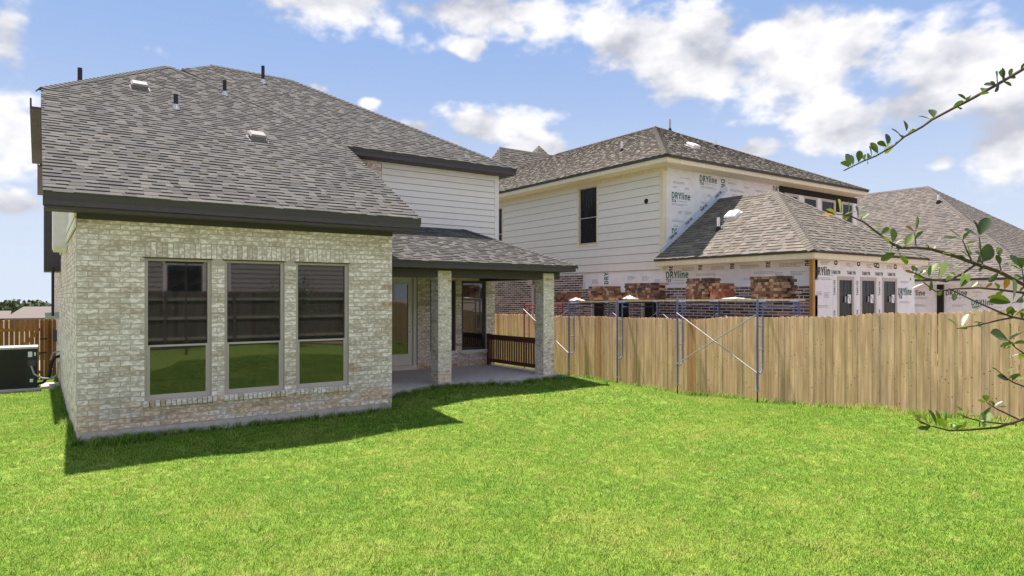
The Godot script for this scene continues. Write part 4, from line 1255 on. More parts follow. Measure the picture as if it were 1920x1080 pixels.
	# eaves of the upper roof
	var ef := Geo.new()
	ef.ab(Vector3(14.06, 3.72, -29.4), Vector3(14.10, 3.90, -12.60))
	ef.ab(Vector3(14.10, 3.72, -12.62), Vector3(24.84, 3.90, -12.58))
	part("fascia", ef, M.cream, t)
	var es := Geo.new()
	es.ab(Vector3(14.10, 3.715, -29.4), Vector3(14.66, 3.74, -12.63))
	es.ab(Vector3(14.66, 3.716, -13.2), Vector3(24.84, 3.741, -12.63))
	es.ab(Vector3(14.565, 3.60, -29.0), Vector3(14.60, 3.714, -13.0))
	part("soffit", es, M.cream, t)
	var c0 := Vector3(14.04, 3.92, -12.54)
	var c1 := Vector3(24.90, 3.92, -12.54)
	var pk := Vector3(19.45, 6.56, -17.92)
	var pk2 := Vector3(19.45, 6.56, -24.0)
	var c3 := Vector3(14.04, 3.92, -29.4)
	var c4 := Vector3(24.90, 3.92, -29.4)
	var rd := Geo.new()
	slab(rd, [c0, c1, pk], 0.08)
	slab(rd, [c3, c0, pk, pk2], 0.08)
	slab(rd, [c1, c4, pk2, pk], 0.08)
	slab(rd, [c4, c3, pk2], 0.08)
	var roof := part("roof", rd, M.deck, t)
	face3(roof, [c0, c1, pk])
	face3(roof, [c3, c0, pk, pk2])
	var cg := Geo.new()
	caps(cg, c0, pk, Vector3(-0.49, 1, 0), Vector3(0, 1, 0.49))
	caps(cg, c1, pk, Vector3(0, 1, 0.49), Vector3(0.49, 1, 0))
	caps(cg, pk, pk2, Vector3(-0.49, 1, 0), Vector3(0.49, 1, 0))
	part("hip_caps", cg, M.shingle, roof, true)
	pipe(roof, Vector3(16.09, 4.92, -16.34), 0.33, 0.035, M.trim_white, M.black_metal)
	pipe(roof, Vector3(19.84, 6.40, -17.55), 0.42, 0.035, M.conduit, M.black_metal)
	pipe(roof, Vector3(19.87 + 0.2, 5.42, -15.6), 0.26, 0.035, M.trim_white, M.black_metal)
	box_vent(roof, Vector3(17.42 + 0.1, 4.90, -14.53), Vector3(0, 1, 0.505).normalized(), Vector3(0, -0.505, 1).normalized(), 0.36, M.trim_white)
	# one storey wing in front
	var wh := [[15.63, 16.39], [16.69, 17.48], [17.78, 18.57]]
	var wholes := []
	for q in wh: wholes.append([q[0] - 14.64, q[1] - 14.64, -1.4 - base, 0.50 - base])
	var g1 := Geo.new()
	wall_core(g1, Vector3(14.64, base, -8.62), X, Zp, 4.92, 3.45, 0.18, wholes)
	g1.ab(Vector3(19.38, base, -13.13), Vector3(19.56, 0.95, -8.81))
	var wing := part("wing_wall", g1, M.wrap, t)
	for q in wh:
		var wn := window(t, Vector3(q[0], -1.4, -8.62), X, Zp, q[1] - q[0], 1.90, 0.055, -0.01, 0.0, M.window_frame, M.film)
		var st := Geo.new()
		st.ab(Vector3(q[1] - 0.30, -0.15, -8.618), Vector3(q[1] - 0.15, 0.06, -8.614))
		part("sticker", st, M.tape, wn)
		var st2 := Geo.new()
		st2.bar(Vector3(q[1] - 0.28, 0.03, -8.611), Vector3(q[1] - 0.17, -0.12, -8.611), 0.022, 0.003, Color.WHITE, Vector3.BACK)
		st2.ab(Vector3(q[1] - 0.43, -0.13, -8.618), Vector3(q[1] - 0.36, 0.02, -8.614))
		part("sticker_print", st2, M.ink_grey, wn)
	var tp := Geo.new()
	tp.ab(Vector3(15.30, 0.52, -8.62), Vector3(18.9, 0.66, -8.614))
	for x in [15.43, 16.48, 17.57]:
		tp.ab(Vector3(x, -1.4, -8.62), Vector3(x + 0.13, 0.519, -8.614))
	var tape := part("flashing_tape", tp, M.tape, wing)
	for x in [15.49, 16.54, 17.63]:
		for y in [0.22, -0.5]:
			words3(tape, "TAMLYN", Vector3(x, y, -8.612), 0, PI / 2, 0.075, M.ink_black, 0.36)
	for x in [15.55, 16.25, 16.95, 17.6, 18.25]:
		words3(tape, "TAMLYN", Vector3(x, 0.59, -8.612), 0, 0, 0.085, M.ink_black, 0.40)
	var post := Geo.new()
	post.ab(Vector3(14.49, base, -8.655), Vector3(14.58, 0.90, -8.565))
	part("corner_stud", post, M.lumber, t)
	# wing eaves and roof
	var we := Geo.new()
	we.ab(Vector3(14.20, 0.87, -13.12), Vector3(14.235, 1.03, -8.40))
	we.ab(Vector3(14.235, 0.87, -8.42), Vector3(19.80, 1.03, -8.38))
	part("fascia", we, M.cream, t)
	var ws := Geo.new()
	ws.ab(Vector3(14.235, 0.866, -13.12), Vector3(14.66, 0.89, -8.43))
	ws.ab(Vector3(14.66, 0.867, -8.80), Vector3(19.80, 0.891, -8.43))
	part("soffit", ws, M.cream, t)
	var d0 := Vector3(14.17, 1.05, -8.35)
	var d1 := Vector3(19.83, 1.05, -8.35)
	var dp := Vector3(17.0, 2.98, -11.15)
	var dq := Vector3(17.0, 2.98, -13.13)
	var d2 := Vector3(14.17, 1.05, -13.13)
	var d3 := Vector3(19.83, 1.05, -13.13)
	var wd := Geo.new()
	slab(wd, [d0, d1, dp], 0.05)
	slab(wd, [d2, d0, dp, dq], 0.05)
	slab(wd, [d1, d3, dq, dp], 0.05)
	var wr := part("wing_roof", wd, M.deck, t)
	face3(wr, [d0, d1, dp])
	face3(wr, [d2, d0, dp, dq])
	var wc := Geo.new()
	caps(wc, d0, dp, Vector3(-0.68, 1, 0), Vector3(0, 1, 0.68))
	caps(wc, d1, dp, Vector3(0, 1, 0.68), Vector3(0.68, 1, 0))
	caps(wc, dp, dq, Vector3(-0.68, 1, 0), Vector3(0.68, 1, 0))
	part("hip_caps", wc, M.shingle, wr, true)
	pipe(wr, Vector3(15.34, 1.86, -11.83), 0.34, 0.04, M.trim_white, M.black_metal)
	box_vent(wr, Vector3(15.92, 2.26, -11.79), Vector3(-0.69, 1, 0).normalized(), Vector3(-1, -0.69, 0).normalized(), 0.36, M.trim_white)
	# metal flashing up the slope where the wing roof meets the wrapped wall
	var fl := Geo.new()
	fl.bar(Vector3(14.66, 1.52, -13.128), Vector3(17.42, 3.38, -13.128), 0.012, 0.20, Color.WHITE, Vector3(-0.56, 0.83, 0))
	fl.bar(Vector3(14.45, 1.31, -13.105), Vector3(17.30, 3.23, -13.105), 0.04, 0.10, Color(0.9, 0.93, 1.0), Vector3(-0.56, 0.83, 0))
	var flash := part("step_flashing", fl, M.flashing, t)
	for k in 4:
		var c := Vector3(14.98, 1.76, -13.119).lerp(Vector3(17.0, 3.12, -13.119), k / 3.0)
		words3(flash, "TAMLYN", c, 0, 0.593, 0.10, M.ink_black, 0.36)
	# print on the wrap
	words3(back, "DRYline", Vector3(15.32, 2.94, -13.136), 0, 0, 0.19, M.ink, 0.80)
	words3(back, "TSX", Vector3(15.02, 2.78, -13.136), 0, 0, 0.085, M.ink_black, 0.2)
	words3(back, "DRYline", Vector3(16.55, 3.55, -13.136), 0, 0, 0.19, M.ink, 0.80)
	words3(back, "TSX", Vector3(16.25, 3.40, -13.136), 0, 0, 0.085, M.ink_black, 0.2)
	words3(back, "DRY", Vector3(15.12, 1.89, -13.136), 0, 0, 0.19, M.ink, 0.40)
	words3(back, "DRY", Vector3(17.25, 3.44, -13.136), 0, -PI / 2, 0.19, M.ink, 0.40)
	words3(back, "DRY", Vector3(20.05, 3.58, -13.136), 0, 0, 0.18, M.ink_black, 0.42)
	words3(back, "DRY", Vector3(16.36, 2.60, -13.136), 0, 0, 0.19, M.ink, 0.40)
	var pr := Geo.new()
	var o := Vector3(0, 0, -13.14)
	for b in [[15.14, 2.79, 0.56, 1], [14.95, 2.70, 0.75, 2], [16.37, 3.41, 0.56, 1], [16.2, 3.32, 0.75, 2], [15.2, 2.5, 0.2, 3], [15.5, 2.5, 0.3, 3], [14.95, 2.22, 0.8, 2], [14.98, 3.34, 0.8, 2], [15.0, 2.08, 0.22, 2], [15.5, 2.08, 0.25, 2], [14.98, 3.2, 0.22, 2], [15.5, 3.2, 0.25, 2], [16.5, 3.1, 0.25, 3], [16.2, 2.85, 0.7, 2], [17.6, 3.35, 0.8, 2], [18.3, 3.5, 0.3, 2], [17.7, 3.2, 0.25, 2], [18.9, 3.45, 0.8, 2], [18.4, 3.15, 0.5, 2], [19.3, 3.3, 0.4, 2], [17.5, 3.56, 0.4, 2], [15.3, 3.48, 0.5, 1], [16.2, 2.72, 0.4, 1]]:
		small_print(pr, o, X, Zp, b[0], b[1], b[2], b[3])
	part("small_print", pr, M.ink_grey, back, true)
	# print on the wrap along the fence and round the wing windows
	words3(side, "DRYline", Vector3(14.617, 0.62, -12.68), PX, 0, 0.19, M.ink, 0.80)
	words3(side, "TSX", Vector3(14.617, 0.47, -12.98), PX, 0, 0.085, M.ink_black, 0.2)
	words3(side, "DRY", Vector3(14.617, 0.58, -15.53), PX, PI / 2, 0.19, M.ink, 0.38)
	for z in [-12.91, -11.88, -10.86, -9.82, -8.79]:
		words3(side, "ne", Vector3(14.617, 0.80, z), PX, PI / 2, 0.16, M.ink_black, 0.15)
	var ps := Geo.new()
	var os := Vector3(14.62, 0, 0)
	for b in [[-12.83, 0.47, 0.55, 1], [-13.05, 0.40, 0.75, 2], [-12.0, 0.62, 0.7, 2], [-11.8, 0.50, 0.5, 1], [-10.2, 0.62, 0.8, 2], [-10.5, 0.47, 0.5, 2], [-9.6, 0.55, 0.3, 3], [-9.2, 0.6, 0.4, 3], [-14.6, 0.62, 0.3, 4], [-14.0, 0.6, 0.3, 4], [-13.5, 0.5, 0.25, 3], [-11.5, 0.8, 0.5, 3], [-12.5, 0.8, 0.4, 3], [-10.6, 0.8, 0.6, 3], [-9.5, 0.8, 0.6, 3], [-16.2, 0.55, 0.3, 4]]:
		small_print(ps, os, Zp, L, b[0], b[1], b[2], b[3])
	part("small_print", ps, M.ink_grey, side, true)
	for x in [15.54, 16.59, 17.41]:
		words3(wing, "o", Vector3(x, 0.82, -8.616), 0, PI / 2, 0.19, M.ink_black, 0.12)
	for x in [17.55, 18.47]:
		words3(wing, "D", Vector3(x, 0.80, -8.616), 0, PI / 2, 0.15, M.ink_black, 0.13)
	words3(wing, "DRYline", Vector3(19.0, 0.14, -8.616), 0, 0, 0.19, M.ink, 0.74)
	words3(wing, "TSX", Vector3(18.75, 0.0, -8.616), 0, 0, 0.08, M.ink_black, 0.2)
	words3(wing, "DRYline", Vector3(15.02, 0.60, -8.616), 0, 0, 0.19, M.ink_black, 0.78)
	var pw := Geo.new()
	var ow := Vector3(0, 0, -8.62)
	for b in [[14.72, 0.45, 0.7, 2], [14.72, 0.12, 0.3, 3], [15.05, 0.1, 0.25, 4], [14.75, -0.2, 0.6, 2], [18.72, -0.12, 0.6, 2], [18.75, 0.42, 0.5, 2], [16.0, 0.82, 0.3, 3], [17.0, 0.82, 0.3, 3], [18.0, 0.82, 0.3, 3], [18.9, 0.8, 0.4, 3], [14.9, 0.84, 0.4, 3]]:
		small_print(pw, ow, X, Zp, b[0], b[1], b[2], b[3])
	part("small_print", pw, M.ink_grey, wing, true)
	# steep cross roof at the street end
	var k0 := Vector3(16.6, 4.2, -24.2)
	var k1 := Vector3(24.0, 4.2, -24.2)
	var k2 := Vector3(22.2, 7.0, -26.0)
	var k3 := Vector3(17.68, 7.0, -26.0)
	var kd := Geo.new()
	slab(kd, [k0, k1, k2, k3], 0.08)
	slab(kd, [Vector3(16.6, 4.2, -28.5), k0, k3], 0.08)
	slab(kd, [Vector3(24.0, 4.2, -28.5), Vector3(16.6, 4.2, -28.5), k3, k2], 0.08)
	slab(kd, [k1, Vector3(24.0, 4.2, -28.5), k2], 0.08)
	var kr := part("cross_roof", kd, M.deck, t)
	face3(kr, [k0, k1, k2, k3])
	face3(kr, [Vector3(16.6, 4.2, -28.5), k0, k3])
	var kc := Geo.new()
	caps(kc, k0, k3, Vector3(-2.6, 1, 0), Vector3(0, 1, 1.55))
	caps(kc, k3, k2, Vector3(0, 1, -1.1), Vector3(0, 1, 1.55))
	part("hip_caps", kc, M.shingle, kr, true)
	var j0 := Geo.new()
	var jp := Vector3(22.3, 8.25, -29.0)
	var ja := [Vector3(20.6, 6.0, -27.4), Vector3(24.0, 6.0, -27.4), Vector3(24.0, 6.0, -30.6), Vector3(20.6, 6.0, -30.6)]
	for q in 4:
		slab(j0, [ja[q], ja[(q + 1) % 4], jp], 0.06)
	j0.ab(Vector3(20.8, 3.5, -30.4), Vector3(23.8, 6.0, -27.6))
	var jr := part("cross_roof", j0, M.deck, t)
	face3(jr, [ja[0], ja[1], jp])
	face3(jr, [ja[3], ja[0], jp])

# ---------------------------------------------------------------- other houses
func third_house() -> void:
	var t := thing("shingle_roofed_house", "unfinished house under a broad grey hip roof beyond the wrapped wing", "house", Vector3(34.5, -2.6, -15.0))
	var g := Geo.new()
	g.ab(Vector3(29.2, -2.6, -26.0), Vector3(29.4, 0.66, -9.2))
	g.ab(Vector3(29.4, -2.6, -9.4), Vector3(39.8, 0.66, -9.2))
	g.ab(Vector3(39.6, -2.6, -26.0), Vector3(39.8, 0.66, -9.4))
	var w := part("wrapped_wall", g, M.wrap, t)
	words3(w, "DRYline", Vector3(29.196, -0.21, -10.47), PX, 0, 0.20, M.ink, 0.72)
	words3(w, "TSX", Vector3(29.196, -0.38, -10.72), PX, 0, 0.1, M.ink, 0.2)
	words3(w, "DRYline", Vector3(29.196, 0.16, -12.85), PX, 0, 0.20, M.ink_black, 0.74)
	words3(w, "DRYline", Vector3(29.196, 0.16, -11.35), PX, 0, 0.20, M.ink_black, 0.74)
	var pr := Geo.new()
	for b in [[-13.0, -0.02, 0.7, 2], [-11.6, -0.02, 0.6, 2], [-10.8, 0.2, 0.4, 2], [-12.9, -0.3, 0.5, 3], [-11.5, -0.3, 0.5, 3], [-10.1, -0.38, 0.4, 1]]:
		small_print(pr, Vector3(29.2, 0, 0), Vector3.BACK, Vector3.LEFT, b[0], b[1], b[2], b[3])
	part("small_print", pr, M.ink_grey, w, true)
	var p := Geo.new()
	p.ab(Vector3(29.10, -2.6, -12.0), Vector3(29.19, 0.55, -11.78))
	part("dark_post", p, M.sheathing, t)
	var f := Geo.new()
	f.ab(Vector3(28.50, 0.50, -26.0), Vector3(28.54, 0.68, -8.58))
	f.ab(Vector3(28.54, 0.50, -8.60), Vector3(40.5, 0.68, -8.56))
	f.ab(Vector3(28.54, 0.50, -26.0), Vector3(29.2, 0.53, -8.61))
	part("fascia", f, M.trim_white, t)
	var c0 := Vector3(28.45, 0.70, -8.52)
	var c1 := Vector3(40.55, 0.70, -8.52)
	var pk := Vector3(34.5, 5.24, -14.6)
	var pk2 := Vector3(34.5, 5.24, -22.0)
	var c3 := Vector3(28.45, 0.70, -27.0)
	var c4 := Vector3(40.55, 0.70, -27.0)
	var d := Geo.new()
	slab(d, [c0, c1, pk], 0.08)
	slab(d, [c3, c0, pk, pk2], 0.08)
	slab(d, [c1, c4, pk2, pk], 0.08)
	slab(d, [c4, c3, pk2], 0.08)
	var r := part("roof", d, M.deck, t)
	face3(r, [c0, c1, pk])
	face3(r, [c3, c0, pk, pk2])
	var cg := Geo.new()
	caps(cg, c0, pk, Vector3(-0.75, 1, 0), Vector3(0, 1, 0.75))
	caps(cg, pk, pk2, Vector3(-0.75, 1, 0), Vector3(0.75, 1, 0))
	part("hip_caps", cg, M.shingle, r, true)
	pipe(r, Vector3(33.19, 4.28, -13.61), 0.34, 0.05, M.trim_white, M.black_metal)

func far_house() -> void:
	var t := thing("far_house", "low house with brown hip roof beyond the cedar gate", "house", Vector3(2.0, -5.2, -64.0))
	var g := Geo.new()
	g.ab(Vector3(-7.0, -5.6, -70.0), Vector3(10.0, -1.58, -60.0))
	part("wall", g, M.cream, t)
	var d := Geo.new()
	var m := mat(lin(0.15, 0.135, 0.122), 0.95)
	slab(d, [Vector3(-1.9, -1.5, -59.4), Vector3(10.5, -1.5, -59.4), Vector3(9.0, -0.76, -63.0), Vector3(-0.9, -0.76, -63.0)], 0.12)
	slab(d, [Vector3(-1.9, -1.5, -70.4), Vector3(-1.9, -1.5, -59.4), Vector3(-0.9, -0.76, -63.0), Vector3(-0.9, -0.76, -67.0)], 0.12)
	slab(d, [Vector3(10.5, -1.5, -70.4), Vector3(-1.9, -1.5, -70.4), Vector3(-0.9, -0.76, -67.0), Vector3(9.0, -0.76, -67.0)], 0.12)
	slab(d, [Vector3(-0.9, -0.77, -63.0), Vector3(9.0, -0.77, -63.0), Vector3(9.0, -0.77, -67.0), Vector3(-0.9, -0.77, -67.0)], 0.12)
	slab(d, [Vector3(-7.4, -1.52, -60.0), Vector3(-1.6, -1.52, -60.0), Vector3(-1.6, -1.02, -63.0), Vector3(-2.4, -1.02, -63.0)], 0.12)
	slab(d, [Vector3(-2.4, -1.03, -63.0), Vector3(-1.6, -1.03, -63.0), Vector3(-1.6, -1.52, -67.0), Vector3(-7.4, -1.52, -67.0)], 0.12)
	part("roof", d, m, t)
	var w := Geo.new()
	w.ab(Vector3(-1.5, -2.4, -60.02), Vector3(0.1, -1.62, -59.98))
	part("window", w, M.glass, t)

func house_behind() -> void:
	# stands across the back fence; seen as a reflection in the windows
	var t := thing("tan_house", "tan lap sided house across the back fence, mirrored in the tall windows", "house", Vector3(6.0, -1.7, 12.0))
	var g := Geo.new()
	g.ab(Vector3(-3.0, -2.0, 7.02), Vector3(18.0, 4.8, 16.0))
	var w := part("wall", g, M.shade_backing, t)
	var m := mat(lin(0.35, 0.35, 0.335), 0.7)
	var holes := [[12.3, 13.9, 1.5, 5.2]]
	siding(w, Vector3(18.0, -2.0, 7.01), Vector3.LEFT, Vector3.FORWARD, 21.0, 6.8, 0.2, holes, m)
	window(t, Vector3(5.7, -0.5, 7.0), Vector3.LEFT, Vector3.FORWARD, 1.6, 3.7, 0.09, -0.06, 1.8, M.trim_white, M.glass)
	var ds := Geo.new()
	ds.tube([Vector3(6.6, 4.7, 6.9), Vector3(6.6, -1.9, 6.9)], 0.06, 0.06, 8)
	ds.tube([Vector3(13.2, 4.7, 6.9), Vector3(13.2, -1.9, 6.9)], 0.06, 0.06, 8)
	part("downspout", ds, M.trim_white, t)
	var r := Geo.new()
	slab(r, [Vector3(18.6, 4.75, 6.4), Vector3(-3.6, 4.75, 6.4), Vector3(-3.6, 7.8, 11.5), Vector3(18.6, 7.8, 11.5)], 0.1)
	slab(r, [Vector3(-3.6, 4.75, 16.6), Vector3(18.6, 4.75, 16.6), Vector3(18.6, 7.8, 11.5), Vector3(-3.6, 7.8, 11.5)], 0.1)
	part("roof", r, M.shingle, t)

# ---------------------------------------------------------------- scaffold
func scaffold() -> void:
	var zs := [-17.15, -14.95, -12.97, -10.91, -8.71]
	var lab := ["chipped red scaffold frame seen past the porch railing", "blue scaffold frame beside the porch column, with a curled step rail", "blue scaffold frame under the white mortar heap", "blue scaffold frame at the left foot of the crossed braces", "blue scaffold frame at the end of the planks, under the last brick stack"]
	for k in 5:
		var z: float = zs[k]
		var top := [-0.22, -0.16, -0.12, -0.10, -0.08][k] as float
		var m: Material = M.red if k == 0 else M.blue
		var g0 := ground(12.6, z)
		var t := thing("scaffold", lab[k], "scaffold", Vector3(12.6, g0, z), "scaffold frames astride the fence")
		for s in 2:
			var xo := 12.6 if s == 0 else 14.17
			var xi := 12.79 if s == 0 else 13.97
			var dx := 1.0 if s == 0 else -1.0
			var p := Geo.new()
			var gy := ground(xo, z)
			p.tube([Vector3(xo, gy + 0.26, z), Vector3(xo, top + 0.03, z)], 0.024, 0.024, 8)
			part("post", p, m, t)
			var pin := Geo.new()
			pin.tube([Vector3(xo, top + 0.025, z), Vector3(xo, top + 0.11, z)], 0.015, 0.015, 8)
			part("coupling_pin", pin, M.zinc, t)
			var rl := Geo.new()
			rl.tube([Vector3(xi, top - 0.02, z), Vector3(xi, -1.45, z), Vector3(xi, -1.54, z), Vector3(xi - 0.03 * dx, -1.60, z), Vector3(xi - 0.09 * dx, -1.64, z), Vector3(xo, -1.65, z)], 0.016, 0.016, 8)
			part("step_rail", rl, m, t)
			for y in [-0.62, -1.13]:
				var rg := Geo.new()
				rg.tube([Vector3(xo, y, z), Vector3(xi, y, z)], 0.014, 0.014, 8)
				part("rung", rg, M.zinc, t)
			var jk := Geo.new()
			jk.tube([Vector3(xo, gy - 0.01, z), Vector3(xo, gy + 0.30, z)], 0.014, 0.014, 8)
			jk.ab(Vector3(xo - 0.05, gy - 0.01, z - 0.05), Vector3(xo + 0.05, gy + 0.004, z + 0.05))
			var sj := part("screw_jack", jk, M.black_metal, t)
			var nut := Geo.new()
			nut.tube([Vector3(xo, gy + 0.235, z), Vector3(xo, gy + 0.262, z)], 0.034, 0.034, 8)
			nut.tube([Vector3(xo - 0.075, gy + 0.25, z - 0.03), Vector3(xo + 0.075, gy + 0.25, z + 0.03)], 0.009, 0.009, 6)
			part("collar_nut", nut, M.zinc, sj)
		for b in [[12.6, 14.17, top - 0.025, 0.021], [12.79, 13.97, top - 0.14, 0.016]]:
			var bg := Geo.new()
			bg.tube([Vector3(b[0], b[2], z), Vector3(b[1], b[2], z)], b[3], b[3], 8)
			part("top_bar", bg, m, t)
	# braces: two flat-ended tubes pinned at the middle
	var br := [[12.56, 3, 4, "crossed galvanised braces between two blue frames in front of the pickets"], [12.56, 0, 1, "galvanised cross braces between the red frame and the first blue frame"], [14.21, 1, 2, "cross braces on the brick wall side, under the first brick stack"], [14.21, 2, 3, "cross braces on the brick wall side, under the middle brick stacks"], [14.21, 3, 4, "cross braces on the brick wall side, beyond the long crossed pair"]]
	for b in br:
		var za: float = zs[b[1]]
		var zb: float = zs[b[2]]
		var t := thing("cross_brace", b[3], "brace", Vector3(b[0], -1.6, (za + zb) * 0.5), "scaffold cross braces")
		for s in 2:
			var g := Geo.new()
			var o: float = b[0] + (0.012 if s == 0 else -0.012) * (1.0 if b[0] < 13.0 else -1.0)
			g.tube([Vector3(o, -0.38 if s == 0 else -1.62, za), Vector3(o, -1.62 if s == 0 else -0.38, zb)], 0.0125, 0.0125, 8)
			part("tube", g, M.zinc, t)
	# planks
	var pl := [[13.02, -14.9, -11.6, "grey worn plank with mortar on it over the first blue bay", 0.8], [13.30, -15.6, -12.7, "pale plank at the column end of the scaffold", 1.0], [13.60, -15.4, -12.5, "plank under the first brick stack", 0.92], [13.88, -15.3, -12.6, "plank against the dark brick under the first stack", 0.85], [13.02, -11.55, -8.3, "long pale plank along the yard edge of the last bay", 1.05], [13.32, -12.62, -10.2, "plank under the double brick stack", 0.95], [13.62, -12.4, -9.9, "plank beneath the reddest bricks", 0.9], [13.32, -10.15, -8.27, "short plank under the last brick stack", 1.0], [13.62, -9.85, -8.3, "short plank behind the last brick stack", 0.9]]
	for q in pl:
		var za: float = q[1]
		var zb: float = q[2]
		var f := func(z: float) -> float:
			for k in 4:
				if z <= zs[k + 1]:
					return lerpf([-0.22, -0.16, -0.12, -0.10, -0.08][k], [-0.22, -0.16, -0.12, -0.10, -0.08][k + 1], (z - zs[k]) / (zs[k + 1] - zs[k]))
			return -0.08
		var g := Geo.new()
		var a := Vector3(q[0], f.call(za) + 0.021, za)
		var b := Vector3(q[0], f.call(zb) + 0.021, zb)
		g.bar(a, b, 0.26, 0.042, Color(q[4], q[4], q[4]), Vector3.UP, Vector2(rng.randf(), 0))
		var o := MeshInstance3D.new()
		o.mesh = g.mesh(M.plank)
		o.name = numbered("scaffold_plank")
		add_child(o)
		tag(o, q[3], "plank", "planks on the scaffold")
	# stacks of bricks waiting on the planks
	var st := [[-16.45, -15.75, 4, "half hidden orange brick stack beside the porch column"], [-14.88, -14.0, 6, "square brown brick stack between the two mortar heaps"], [-13.40, -12.33, 7, "wide brown brick stack beside the large green lettering"], [-11.24, -10.54, 8, "tall brown brick stack with a lower red stack against it"], [-10.52, -10.12, 6, "low red brick stack leaning on the tall one"], [-9.37, -8.55, 8, "speckled brick stack at the corner stud end of the scaffold"]]
	for q in st:
		var z0: float = q[0]
		var z1: float = q[1]
		var t := thing("brick_stack", q[3], "bricks", Vector3(13.6, -0.04, (z0 + z1) * 0.5), "brick stacks on the scaffold")
		var g := Geo.new()
		var y := -0.062 if z0 > -12.0 else -0.082
		if z0 < -16: y = -0.15
		var red: bool = q[2] == 6 and z0 > -12 or z0 < -16
		for r in q[2]:
			for d in 2:
				var z := z0 + rng.randf_range(-0.015, 0.02)
				var flat := rng.randf() < 0.25
				while z < z1 - 0.03:
					var w := rng.randf_range(0.085, 0.11) if not flat else rng.randf_range(0.18, 0.22)
					var hh := 0.066
					var c: Color = [Color(0.15, 0.085, 0.062), Color(0.12, 0.07, 0.052), Color(0.19, 0.10, 0.07), Color(0.085, 0.055, 0.045), Color(0.25, 0.165, 0.12), Color(0.32, 0.235, 0.18), Color(0.06, 0.045, 0.04)][rng.randi() % 7]
					if red: c = [Color(0.24, 0.085, 0.05), Color(0.20, 0.08, 0.05), Color(0.18, 0.09, 0.06), Color(0.34, 0.20, 0.14)][rng.randi() % 4]
					g.box(Transform3D(Basis(Vector3.UP, rng.randf_range(-0.05, 0.05)), Vector3(13.40 + d * 0.24 + rng.randf_range(-0.02, 0.02), y + hh * 0.5, z + w * 0.5)), Vector3(0.22, hh - 0.003, w - 0.004), c, Vector2(rng.randf(), rng.randf()))
					z += w
			y += 0.066
		part("bricks", g, M.dark_brick, t, true)
	# mortar heaps
	var mh := [[13.05, -0.105, -15.15, 0.32, 0.09, "white mortar heap on a board by the porch column"], [13.05, -0.055, -12.95, 0.28, 0.10, "white mortar heap above the second blue frame"], [13.05, -0.04, -9.6, 0.36, 0.035, "thin spill of white mortar along the last planks"]]
	for q in mh:
		var g := Geo.new()
		var nz := noise(3.0, 3, 77)
		var rings := 7
		var seg := 18
		var pt := func(a: int, b: int) -> Vector3:
			var r := float(a) / rings
			var an := TAU * b / seg
			var e := nz.get_noise_2d(cos(an) * 0.4 + q[2], sin(an) * 0.4 + r)
			var rad: float = q[3] * r * (1.0 + 0.35 * e)
			var hgt: float = q[4] * pow(1.0 - r, 0.8) * (1.0 + 0.6 * nz.get_noise_2d(cos(an) * r + 9, sin(an) * r + q[2]))
			return Vector3(q[0] + cos(an) * rad * 0.45, q[1] + maxf(hgt, 0.0), q[2] + sin(an) * rad)
		for a in rings:
			for b in seg:
				g.quad(pt.call(a, b + 1), pt.call(a, b), pt.call(a + 1, b), pt.call(a + 1, b + 1))
		var o := MeshInstance3D.new()
		o.mesh = g.mesh(M.white_mortar)
		o.name = numbered("mortar_heap")
		add_child(o)
		tag(o, q[5], "mortar", "mortar on the scaffold")

